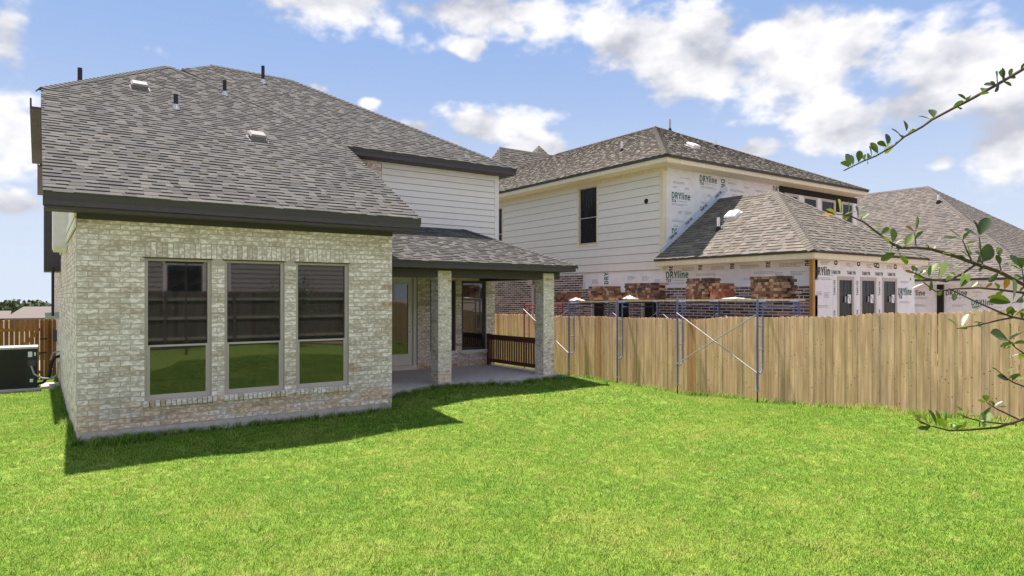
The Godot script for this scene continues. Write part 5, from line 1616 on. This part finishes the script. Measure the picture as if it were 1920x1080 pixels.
# ---------------------------------------------------------------- beside the left wall
func air_conditioner() -> void:
	var x0 := -0.88
	var x1 := 0.0
	var z0 := -20.78
	var z1 := -20.0
	var y0 := -2.20
	var y1 := -1.25
	var pad := Geo.new()
	pad.ab(Vector3(x0 - 0.2, y0 - 0.25, z0 - 0.1), Vector3(0.06, y0, z1 + 0.14))
	var po := MeshInstance3D.new()
	po.mesh = pad.mesh(M.concrete)
	po.name = numbered("concrete_pad")
	add_child(po)
	tag(po, "pale concrete pad under the dark air conditioner", "pad")
	var strip := Geo.new()
	strip.ab(Vector3(0.08, -2.5, -20.9), Vector3(0.455, -2.19, -20.05))
	var so := MeshInstance3D.new()
	so.mesh = strip.mesh(M.concrete)
	so.name = numbered("concrete_strip")
	add_child(so)
	tag(so, "short concrete strip between the air conditioner pad and the brick wall", "strip")
	var t := thing("air_conditioner", "dark grey ribbed air conditioner unit beside the house wall", "air conditioner", Vector3(-0.44, y0, -20.4))
	var b := Geo.new()
	b.ab(Vector3(x0, y0, z0), Vector3(x1, y1, z1))
	part("cabinet", b, M.ac, t)
	var fins := Geo.new()
	var x := x0 + 0.02
	while x < x1 - 0.24:
		fins.ab(Vector3(x, y0 + 0.05, z1 - 0.002), Vector3(x + 0.014, y1 - 0.06, z1 + 0.012))
		x += 0.027
	part("louvre_fins", fins, M.ac, t, true)
	var lid := Geo.new()
	lid.ab(Vector3(x0 - 0.015, y1, z0 - 0.015), Vector3(x1 + 0.015, y1 + 0.045, z1 + 0.025))
	part("lid", lid, M.ac_top, t)
	var pn := Geo.new()
	pn.ab(Vector3(x1 - 0.21, y0 + 0.03, z1), Vector3(x1, y1 - 0.02, z1 + 0.016))
	var panel := part("service_panel", pn, M.ac, t)
	var st := Geo.new()
	st.ab(Vector3(x1 - 0.185, y1 - 0.20, z1 + 0.016), Vector3(x1 - 0.10, y1 - 0.07, z1 + 0.019))
	st.ab(Vector3(x1 - 0.065, y1 - 0.17, z1 + 0.016), Vector3(x1 - 0.03, y1 - 0.09, z1 + 0.019))
	st.ab(Vector3(x1 - 0.15, y0 + 0.14, z1 + 0.016), Vector3(x1 - 0.085, y0 + 0.22, z1 + 0.019))
	part("sticker", st, M.tape, panel)
	var pl := Geo.new()
	pl.ab(Vector3(x1 - 0.19, y1 - 0.42, z1 + 0.016), Vector3(x1 - 0.03, y1 - 0.27, z1 + 0.03))
	part("connection_box", pl, M.charcoal, panel)
	var h1 := Geo.new()
	h1.tube([Vector3(-0.12, -1.67, -19.98), Vector3(-0.06, -1.86, -19.9), Vector3(0.10, -1.97, -19.85), Vector3(0.28, -1.99, -19.85), Vector3(0.40, -1.90, -19.9), Vector3(0.42, -1.6, -19.9)], 0.022, 0.022, 8)
	var c1 := part("conduit_hose", h1, M.conduit, t)
	var h2 := Geo.new()
	h2.tube([Vector3(-0.02, -2.12, -20.0), Vector3(0.12, -2.08, -19.95), Vector3(0.24, -1.9, -19.95), Vector3(0.28, -1.65, -20.0), Vector3(0.34, -1.5, -20.0), Vector3(0.46, -1.45, -20.0)], 0.035, 0.035, 8)
	part("insulated_line", h2, M.rubber, t)
	var h3 := Geo.new()
	h3.tube([Vector3(0.26, -1.55, -20.1), Vector3(0.32, -1.38, -20.1), Vector3(0.46, -1.33, -20.1)], 0.018, 0.018, 8)
	part("conduit_hose", h3, M.conduit, t)

func cedar_gate() -> void:
	var z := -23.6
	var t := thing("cedar_gate", "orange brown cedar picket gate with diagonal brace between houses", "gate", Vector3(-1.4, -2.4, z))
	var r := RandomNumberGenerator.new()
	r.seed = 12
	var x := -3.4
	var vs := []
	for k in 8:
		var g := Geo.new()
		var hw := 0.046
		var h := 1.78
		var tone := r.randf_range(0.75, 1.1)
		g.prism(Transform3D(), PackedVector2Array([Vector2(-hw, 0), Vector2(hw, 0), Vector2(hw, h - 0.05), Vector2(hw * 0.55, h), Vector2(-hw * 0.55, h), Vector2(-hw, h - 0.05)]), 0.017, Color(tone, tone, tone), Vector2(r.randf(), r.randf() * 0.3))
		vs.append(g.mesh(M.cedar))
	while x < 0.45:
		piece("picket", vs[r.randi() % 8], Transform3D(Basis(), Vector3(x, -2.42, z + r.randf_range(-0.003, 0.003))), t)
		x += 0.117 if x < 0.06 else 0.097
	for y in [-0.93, -1.62, -2.15]:
		var g := Geo.new()
		g.ab(Vector3(-3.4, y - 0.045, z + 0.003), Vector3(0.09, y + 0.045, z + 0.04), Color(1.1, 1.05, 1.0))
		part("rail", g, M.cedar, t)
	var d := Geo.new()
	d.bar(Vector3(-0.50, -1.60, z + 0.06), Vector3(0.02, -0.97, z + 0.06), 0.035, 0.09, Color(1.1, 1.05, 1.0), Vector3(-0.8, 0.6, 0))
	d.bar(Vector3(-2.2, -1.60, z + 0.06), Vector3(-1.6, -0.97, z + 0.06), 0.035, 0.09, Color(1.1, 1.05, 1.0), Vector3(-0.8, 0.6, 0))
	part("diagonal_brace", d, M.cedar, t)
	var ps := Geo.new()
	ps.ab(Vector3(0.17, -2.5, z + 0.02), Vector3(0.26, -0.62, z + 0.11), Color(0.8, 0.75, 0.7))
	part("post", ps, M.cedar, t)
	var hg := Geo.new()
	for y in [-1.2, -1.6]:
		hg.ab(Vector3(0.06, y - 0.02, z + 0.12), Vector3(0.22, y + 0.02, z + 0.125))
	part("latch", hg, M.black_metal, t)

# ---------------------------------------------------------------- plants
func leaf_mesh(g: Geo, b: Vector3, tip: Vector3, w: float, side: Vector3, nrm: Vector3, col: Color) -> void:
	# obovate blade folded along its midrib
	var l := tip - b
	var ln := l.length()
	var bend := nrm * ln * 0.10
	var prof := [0.0, 0.55, 0.95, 0.98, 0.62, 0.0]
	var at := [0.06, 0.28, 0.52, 0.72, 0.90, 1.0]
	var k := g.v.size()
	for q in 6:
		var f: float = at[q]
		var m: Vector3 = b + l * f - bend * f * f
		var hw: float = prof[q] * w * ln * 0.5
		g.v.append(m); g.v.append(m + side * hw + nrm * hw * 0.28); g.v.append(m - side * hw + nrm * hw * 0.28)
		for e in 3:
			g.n.append((nrm + side * [0.0, -0.35, 0.35][e]).normalized()); g.c.append(col); g.t.append(Vector2(f, e))
	for q in 5:
		var a := k + q * 3
		for s in [[0, 1], [2, 0]]:
			var p0: int = a + s[0]
			var p1: int = a + s[1]
			g.i.append(p0); g.i.append(p1 + 3); g.i.append(p1)
			g.i.append(p0); g.i.append(p0 + 3); g.i.append(p1 + 3)

const LEAF := {"d": Color(0.055, 0.095, 0.03), "g": Color(0.13, 0.20, 0.04), "y": Color(0.28, 0.34, 0.05), "o": Color(0.36, 0.18, 0.03), "p": Color(0.13, 0.17, 0.085)}

func young_oak() -> void:
	var foot := Vector3(3.75, ground(3.75, -0.3), -0.3)
	var t := thing("young_oak", "young live oak whose leafy twigs reach in beside the wooden fence", "tree", foot)
	var tr := Geo.new()
	tr.tube([foot - Vector3(0, 0.1, 0), Vector3(3.76, -1.0, -0.28), Vector3(3.75, -0.2, -0.3), Vector3(3.74, 0.6, -0.31), Vector3(3.75, 1.4, -0.30), Vector3(3.78, 1.9, -0.28)], 0.038, 0.012, 10)
	part("trunk", tr, M.bark, t)
	var r := RandomNumberGenerator.new()
	r.seed = 21
	for b in BRANCHES:
		var pts := []
		var raw: Array = b[0]
		for k in raw.size() / 3:
			pts.append(Vector3(raw[k * 3], raw[k * 3 + 1], raw[k * 3 + 2]))
		var g := Geo.new()
		g.tube(pts, b[1], b[2], 7)
		var br := part("branch", g, M.twig, t)
		for q in b[3]:
			var lb := Vector3(q[0], q[1], q[2])
			var lt := Vector3(q[3], q[4], q[5])
			var l := (lt - lb).normalized()
			var s := l.cross(Vector3(0.35, 0.85, 0.4).normalized()).normalized().rotated(l, deg_to_rad(q[8]))
			var lg := Geo.new()
			var c: Color = LEAF[q[7]]
			var v := r.randf_range(0.8, 1.2)
			leaf_mesh(lg, lb, lt + (lt - lb) * 0.12, q[6] * 1.12, s, s.cross(l).normalized(), Color(c.r * v, c.g * v, c.b * v))
			part("leaf", lg, M.leaf, br)
		# more leaves along the twig
		for k in range(1, mini(pts.size() - 1, 11)):
			for s in 1 + r.randi() % 2:
				var lb: Vector3 = pts[k - 1].lerp(pts[k], r.randf())
				var l := Vector3(r.randf_range(-1, 1), r.randf_range(-0.4, 1), r.randf_range(-1, 1)).normalized()
				var sd := l.cross(Vector3(r.randf_range(-0.5, 0.5), 1, r.randf_range(-0.5, 0.5)).normalized()).normalized()
				var lg := Geo.new()
				var c: Color = LEAF[["d", "g", "g", "y", "g", "p"][r.randi() % 6]]
				leaf_mesh(lg, lb, lb + l * r.randf_range(0.022, 0.040), r.randf_range(0.38, 0.52), sd, sd.cross(l).normalized(), c)
				part("leaf", lg, M.leaf, br)
	# the rest of the crown, outside the picture
	var cr := Geo.new()
	var tw := Geo.new()
	for k in 16:
		var a := r.randf_range(-0.5, 1.9)
		var h := r.randf_range(0.1, 1.8)
		var o := Vector3(3.75, h, -0.3)
		var e := o + Vector3(cos(a), r.randf_range(0.1, 0.6), sin(a)) * r.randf_range(0.4, 0.8)
		tw.tube([o, e], 0.007, 0.002, 6)
		for q in 9:
			var p := o.lerp(e, r.randf_range(0.35, 1.0))
			var l := Vector3(r.randf_range(-1, 1), r.randf_range(-0.5, 1), r.randf_range(-1, 1)).normalized()
			var s := l.cross(Vector3(r.randf(), 1, r.randf()).normalized()).normalized()
			leaf_mesh(cr, p, p + l * r.randf_range(0.03, 0.05), 0.48, s, s.cross(l), LEAF[["d", "g", "g"][r.randi() % 3]])
	part("back_twigs", tw, M.twig, t, true)
	part("back_foliage", cr, M.leaf, t, true)

func bushy_tree() -> void:
	var foot := Vector3(7.1, ground(7.1, 0.0), 0.0)
	var t := thing("small_bushy_tree", "small dense garden tree before the back fence, mirrored in the tall windows", "tree", foot)
	var tr := Geo.new()
	tr.tube([foot - Vector3(0, 0.1, 0), foot + Vector3(0.02, 1.0, 0), foot + Vector3(0, 2.2, 0.03)], 0.03, 0.012, 8)
	part("trunk", tr, M.bark, t)
	var r := RandomNumberGenerator.new()
	r.seed = 33
	var g := Geo.new()
	for k in 1500:
		var d := Vector3(r.randfn(), r.randfn() * 1.2, r.randfn()) * 0.36
		var p := foot + Vector3(0, 1.75, 0) + d.limit_length(1.1)
		var l := Vector3(r.randf_range(-1, 1), r.randf_range(-0.6, 0.8), r.randf_range(-1, 1)).normalized()
		var s := l.cross(Vector3(r.randf(), 1, r.randf()).normalized()).normalized()
		leaf_mesh(g, p, p + l * r.randf_range(0.05, 0.09), 0.5, s, s.cross(l), LEAF[["d", "g", "g", "y"][r.randi() % 4]])
	part("crown", g, M.leaf, t)

func far_trees() -> void:
	var r := RandomNumberGenerator.new()
	r.seed = 44
	var spots := [[-9.5, -108.0, 8.4, 5.0], [-4.6, -112.0, 8.6, 4.4], [-1.3, -106.0, 8.9, 3.6], [2.4, -110.0, 8.6, 4.0], [6.0, -108.0, 8.2, 4.4], [10.5, -112.0, 8.8, 5.0]]
	var lab := ["dark round tree at the far left of the wood behind the brown roof", "broad dark tree behind the low brown roof", "tallest round tree above the brown roof ridge", "dark tree beside the tallest one above the brown roof", "tree above the brown roof near the house wall", "tree hidden mostly by the pale brick house"]
	for k in 6:
		var q: Array = spots[k]
		var gy := ground(q[0], q[1])
		var foot := Vector3(q[0], gy, q[1])
		var t := thing("far_tree", lab[k], "tree", foot, "trees beyond the cedar gate")
		var top: float = [-0.7, -0.75, -0.15, -0.35, -0.6, -0.3][k]
		var hgt := top - gy
		var tr := Geo.new()
		tr.tube([foot, foot + Vector3(0, hgt * 0.7, 0)], 0.25, 0.1, 7)
		part("trunk", tr, M.bark, t)
		var g := Geo.new()
		for c in 26:
			var cc := foot + Vector3(r.randf_range(-1, 1) * q[3] * 0.75, hgt * r.randf_range(0.45, 0.86), r.randf_range(-1, 1) * q[3] * 0.75)
			var cr := r.randf_range(0.7, 1.25)
			for e in 110:
				var d := Vector3(r.randfn(), r.randfn() * 0.8, r.randfn()).normalized() * cr * r.randf_range(0.75, 1.05)
				var p := cc + d
				if p.y > gy + hgt: p.y = gy + hgt - r.randf() * 0.4
				var s := 0.22
				var a := Vector3(r.randf_range(-1, 1), r.randf_range(-1, 1), r.randf_range(-1, 1)).normalized()
				var b := a.cross(d).normalized()
				var v := r.randf_range(0.75, 1.25)
				g.quad(p - a * s - b * s * 0.6, p + a * s * 0.2 - b * s, p + a * s + b * s * 0.5, p - a * s * 0.4 + b * s, Color(0.055 * v, 0.085 * v, 0.035 * v))
		part("crown", g, M.foliage, t)

# ---------------------------------------------------------------- lawn
func lawn() -> void:
	var xs := [-400.0, -150.0, -60.0, -25.0, -12.0]
	var x := -6.0
	while x < 16.1:
		xs.append(x); x += 0.4
	xs.append_array([18.0, 22.0, 28.0, 40.0, 70.0, 150.0, 400.0])
	var zs := [-400.0, -200.0, -118.0, -90.0, -60.0, -40.0, -32.0, -28.0]
	var z := -26.0
	while z < 3.1:
		zs.append(z); z += 0.4
	zs.append_array([5.0, 9.0, 16.0, 40.0, 120.0, 400.0])
	var bump := noise(0.35, 3, 15)
	var g := Geo.new()
	var rest := PackedInt32Array()
	var nx := xs.size()
	var nz := zs.size()
	for b in nz:
		for a in nx:
			g.v.append(Vector3(xs[a], ground(xs[a], zs[b]) + bump.get_noise_2d(xs[a], zs[b]) * 0.02, zs[b]))
			g.n.append(Vector3.UP); g.c.append(Color.WHITE); g.t.append(Vector2(xs[a], zs[b]))
	for b in nz:
		for a in nx:
			var k := b * nx + a
			var dx := g.v[b * nx + mini(a + 1, nx - 1)] - g.v[b * nx + maxi(a - 1, 0)]
			var dz := g.v[mini(b + 1, nz - 1) * nx + a] - g.v[maxi(b - 1, 0) * nx + a]
			g.n[k] = dz.cross(dx).normalized()
			if a < nx - 1 and b < nz - 1:
				var inside: bool = xs[a] > -6.1 and xs[a + 1] < 13.1 and zs[b] > -26.1 and zs[b + 1] < 1.5
				for q in [k, k + 1, k + nx, k + 1, k + nx + 1, k + nx]:
					if inside: g.i.append(q)
					else: rest.append(q)
	structure("lawn_ground", g, M.lawn)
	g.i = rest
	structure("bare_ground", g, M.soil)
	var pt := Geo.new()
	pt.ab(Vector3(5.36, -2.5, -15.40), Vector3(10.30, -1.845, -12.36))
	structure("patio", pt, M.concrete)

	# grass: tufts of bent blades
	var r := RandomNumberGenerator.new()
	r.seed = 99
	var tuft := func(nb: int, rad: float, h0: float, h1: float, wd: float) -> Mesh:
		var t := Geo.new()
		for k in nb:
			var an := r.randf() * TAU
			var o := Vector3(cos(an), 0, sin(an)) * rad * sqrt(r.randf())
			var lean := Vector3(r.randfn(), 0, r.randfn()) * 0.45
			var h := r.randf_range(h0, h1)
			var w := wd * r.randf_range(0.7, 1.2)
			var sd := Vector3(cos(an * 3.1), 0, sin(an * 3.1)) * w * 0.5
			var m := o + Vector3(0, h * 0.6, 0) + lean * h * 0.45
			var e := o + Vector3(0, h * 0.95, 0) + lean * h * 1.2
			var nn := (Vector3(0, 1.0, 0) + sd.cross(Vector3.UP).normalized() * 0.5).normalized()
			var c := r.randf_range(0.85, 1.15)
			var col := Color(c, c, c * 0.95)
			var b := t.v.size()
			for p in [o - sd - Vector3(0, 0.012, 0), o + sd - Vector3(0, 0.012, 0), m + sd * 0.8, m - sd * 0.8, e]:
				t.v.append(p); t.n.append(nn); t.c.append(col); t.t.append(Vector2.ZERO)
			for q in [0, 2, 1, 0, 3, 2, 3, 4, 2]:
				t.i.append(b + q)
		return t.mesh(M.grass)
	var near: Mesh = tuft.call(13, 0.032, 0.011, 0.026, 0.0036)
	var tall: Mesh = tuft.call(12, 0.05, 0.05, 0.13, 0.005)
	var p1 := noise(0.55, 4, 3)
	var p2 := noise(2.2, 3, 4)
	var xf := []
	var cols := []
	var xt := []
	var ct := []
	var fwd := Vector2(0.5774, -0.8165)
	var total := 780000
	for k in total:
		var px := r.randf_range(-5.5, 12.84)
		var pz := r.randf_range(-24.0, -1.2)
		var dist := Vector2(px, pz).length()
		if dist < 3.6 or r.randf() > pow(6.0 / maxf(dist, 6.0), 1.15):
			continue
		if Vector2(px, pz).normalized().dot(fwd) < 0.70:
			continue
		if px > 0.45 and px < 5.37 and pz < -11.41: continue
		if px >= 5.37 and px < 10.32 and pz < -12.36: continue
		if px < 0.5 and px > -1.12 and pz < -19.82 and pz > -20.95: continue
		if px > 5.37 and pz < -19.0: continue
		var a := p1.get_noise_2d(px, pz)
		var b := p2.get_noise_2d(px, pz)
		var f := a * 0.95 + b * 0.42
		var col := Color(0.22, 0.365, 0.052)
		if f > 0.05:
			col = col.lerp(Color(0.325, 0.42, 0.088), clampf((f - 0.05) * 1.6, 0, 0.85))
		else:
			col = col.lerp(Color(0.17, 0.33, 0.047), clampf(-f * 1.3, 0, 0.8))
		if b > 0.36 and r.randf() < 0.4 or r.randf() < 0.03:
			col = col.lerp(Color(0.45, 0.41, 0.17), r.randf_range(0.3, 0.8))
		var v := r.randf_range(0.9, 1.1)
		col = Color(col.r * v, col.g * v, col.b * v)
		var s := r.randf_range(0.75, 1.25) * (1.0 + 0.25 * maxf(dist - 8.0, 0.0) / 8.0)
		var y := ground(px, pz) + bump.get_noise_2d(px, pz) * 0.02
		var edge := (pz < -11.30 and px > 0.4 and px < 5.4) or (pz < -12.22 and px > 5.3 and px < 10.35) or (px > 12.70) or (px < 0.46 and px > 0.38 and pz < -11.4)
		var hs := s * r.randf_range(0.8, 1.3)
		var x3 := Transform3D(Basis(Vector3.UP, r.randf() * TAU) * Basis.from_scale(Vector3(s, hs, s)), Vector3(px, y, pz))
		if edge and r.randf() < 0.5 or r.randf() < 0.0025 or (px > 0.6 and px < 1.4 and pz < -11.0 and pz > -11.41 and r.randf() < 0.6):
			xt.append(x3.scaled_local(Vector3(1, r.randf_range(0.6, 1.1), 1))); ct.append(col * 0.9)
		else:
			xf.append(x3); cols.append(col)
	for e in [[near, xf, cols, "lawn_grass", "short bright green lawn grass in patches of yellow and deep green"], [tall, xt, ct, "long_grass", "longer grass left along the walls, the fence and in loose tufts"]]:
		var mm := MultiMesh.new()
		mm.transform_format = MultiMesh.TRANSFORM_3D
		mm.use_colors = true
		mm.mesh = e[0]
		var tr: Array = e[1]
		mm.instance_count = tr.size()
		for k in tr.size():
			mm.set_instance_transform(k, tr[k])
			var c: Color = e[2][k]
			mm.set_instance_color(k, Color(c.r, c.g, c.b, 1.0))
		var o := MultiMeshInstance3D.new()
		o.multimesh = mm
		o.name = e[3]
		add_child(o)
		o.set_meta("kind", "stuff")
		tag(o, e[4], "grass")

# ---------------------------------------------------------------- the place
func _ready() -> void:
	rng.seed = 2024
	# camera: level, at the back fence, with the lens raised a little
	var cam := Camera3D.new()
	cam.projection = Camera3D.PROJECTION_FRUSTUM
	cam.near = 0.05
	cam.far = 2000.0
	cam.size = 0.05 * 1080.0 / 1258.65
	cam.frustum_offset = Vector2(0, 0.05 * 17.0 / 1258.65)
	cam.rotation.y = -deg_to_rad(35.264)
	cam.name = "camera"
	add_child(cam)
	cam.current = true
	# sky, sun, exposure
	var sky_mat := PanoramaSkyMaterial.new()
	sky_mat.panorama = ImageTexture.create_from_image(sky_image(SKY_W))
	var sky := Sky.new()
	sky.sky_material = sky_mat
	var env := Environment.new()
	env.background_mode = Environment.BG_SKY
	env.sky = sky
	env.background_energy_multiplier = 1.0
	env.tonemap_mode = Environment.TONE_MAPPER_LINEAR
	env.tonemap_exposure = 2.55
	env.sdfgi_enabled = true
	env.ssao_enabled = true
	env.ssil_enabled = true
	var we := WorldEnvironment.new()
	we.environment = env
	we.name = "world_environment"
	add_child(we)
	var sun := DirectionalLight3D.new()
	sun.light_energy = 1.3
	sun.light_color = Color(1.0, 0.935, 0.905)
	sun.light_angular_distance = 0.55
	sun.shadow_enabled = true
	sun.name = "sun"
	add_child(sun)
	sun.look_at_from_position(Vector3.ZERO, Vector3(0.06, -1.0, 0.345), Vector3.UP)

	make_materials()
	lawn()
	brick_house()
	shingle_tint = Color(1.55, 1.43, 1.28)
	neighbour_house()
	shingle_tint = Color(1.4, 1.28, 1.2)
	third_house()
	far_house()
	house_behind()
	far_trees()
	fence("wooden_fence", "new tan wooden picket fence with rounded tops along the lawn", Vector2(12.87, -23.0), Vector2(12.87, -0.5), Vector2(-1, 0), 1.85, 0.14, 0.006, M.fence, false, 99.0, 2.4, 5, 0.03)
	fence("weathered_fence", "weathered grey wooden fence behind the lawn, mirrored in the tall windows", Vector2(-3.0, 1.25), Vector2(14.0, 1.25), Vector2(0, -1), 1.85, 0.14, 0.004, M.old_wood, true, -1.62, 2.4, 9)
	porch_railing()
	scaffold()
	air_conditioner()
	cedar_gate()
	bushy_tree()
	young_oak()

const SKY_W := 4096
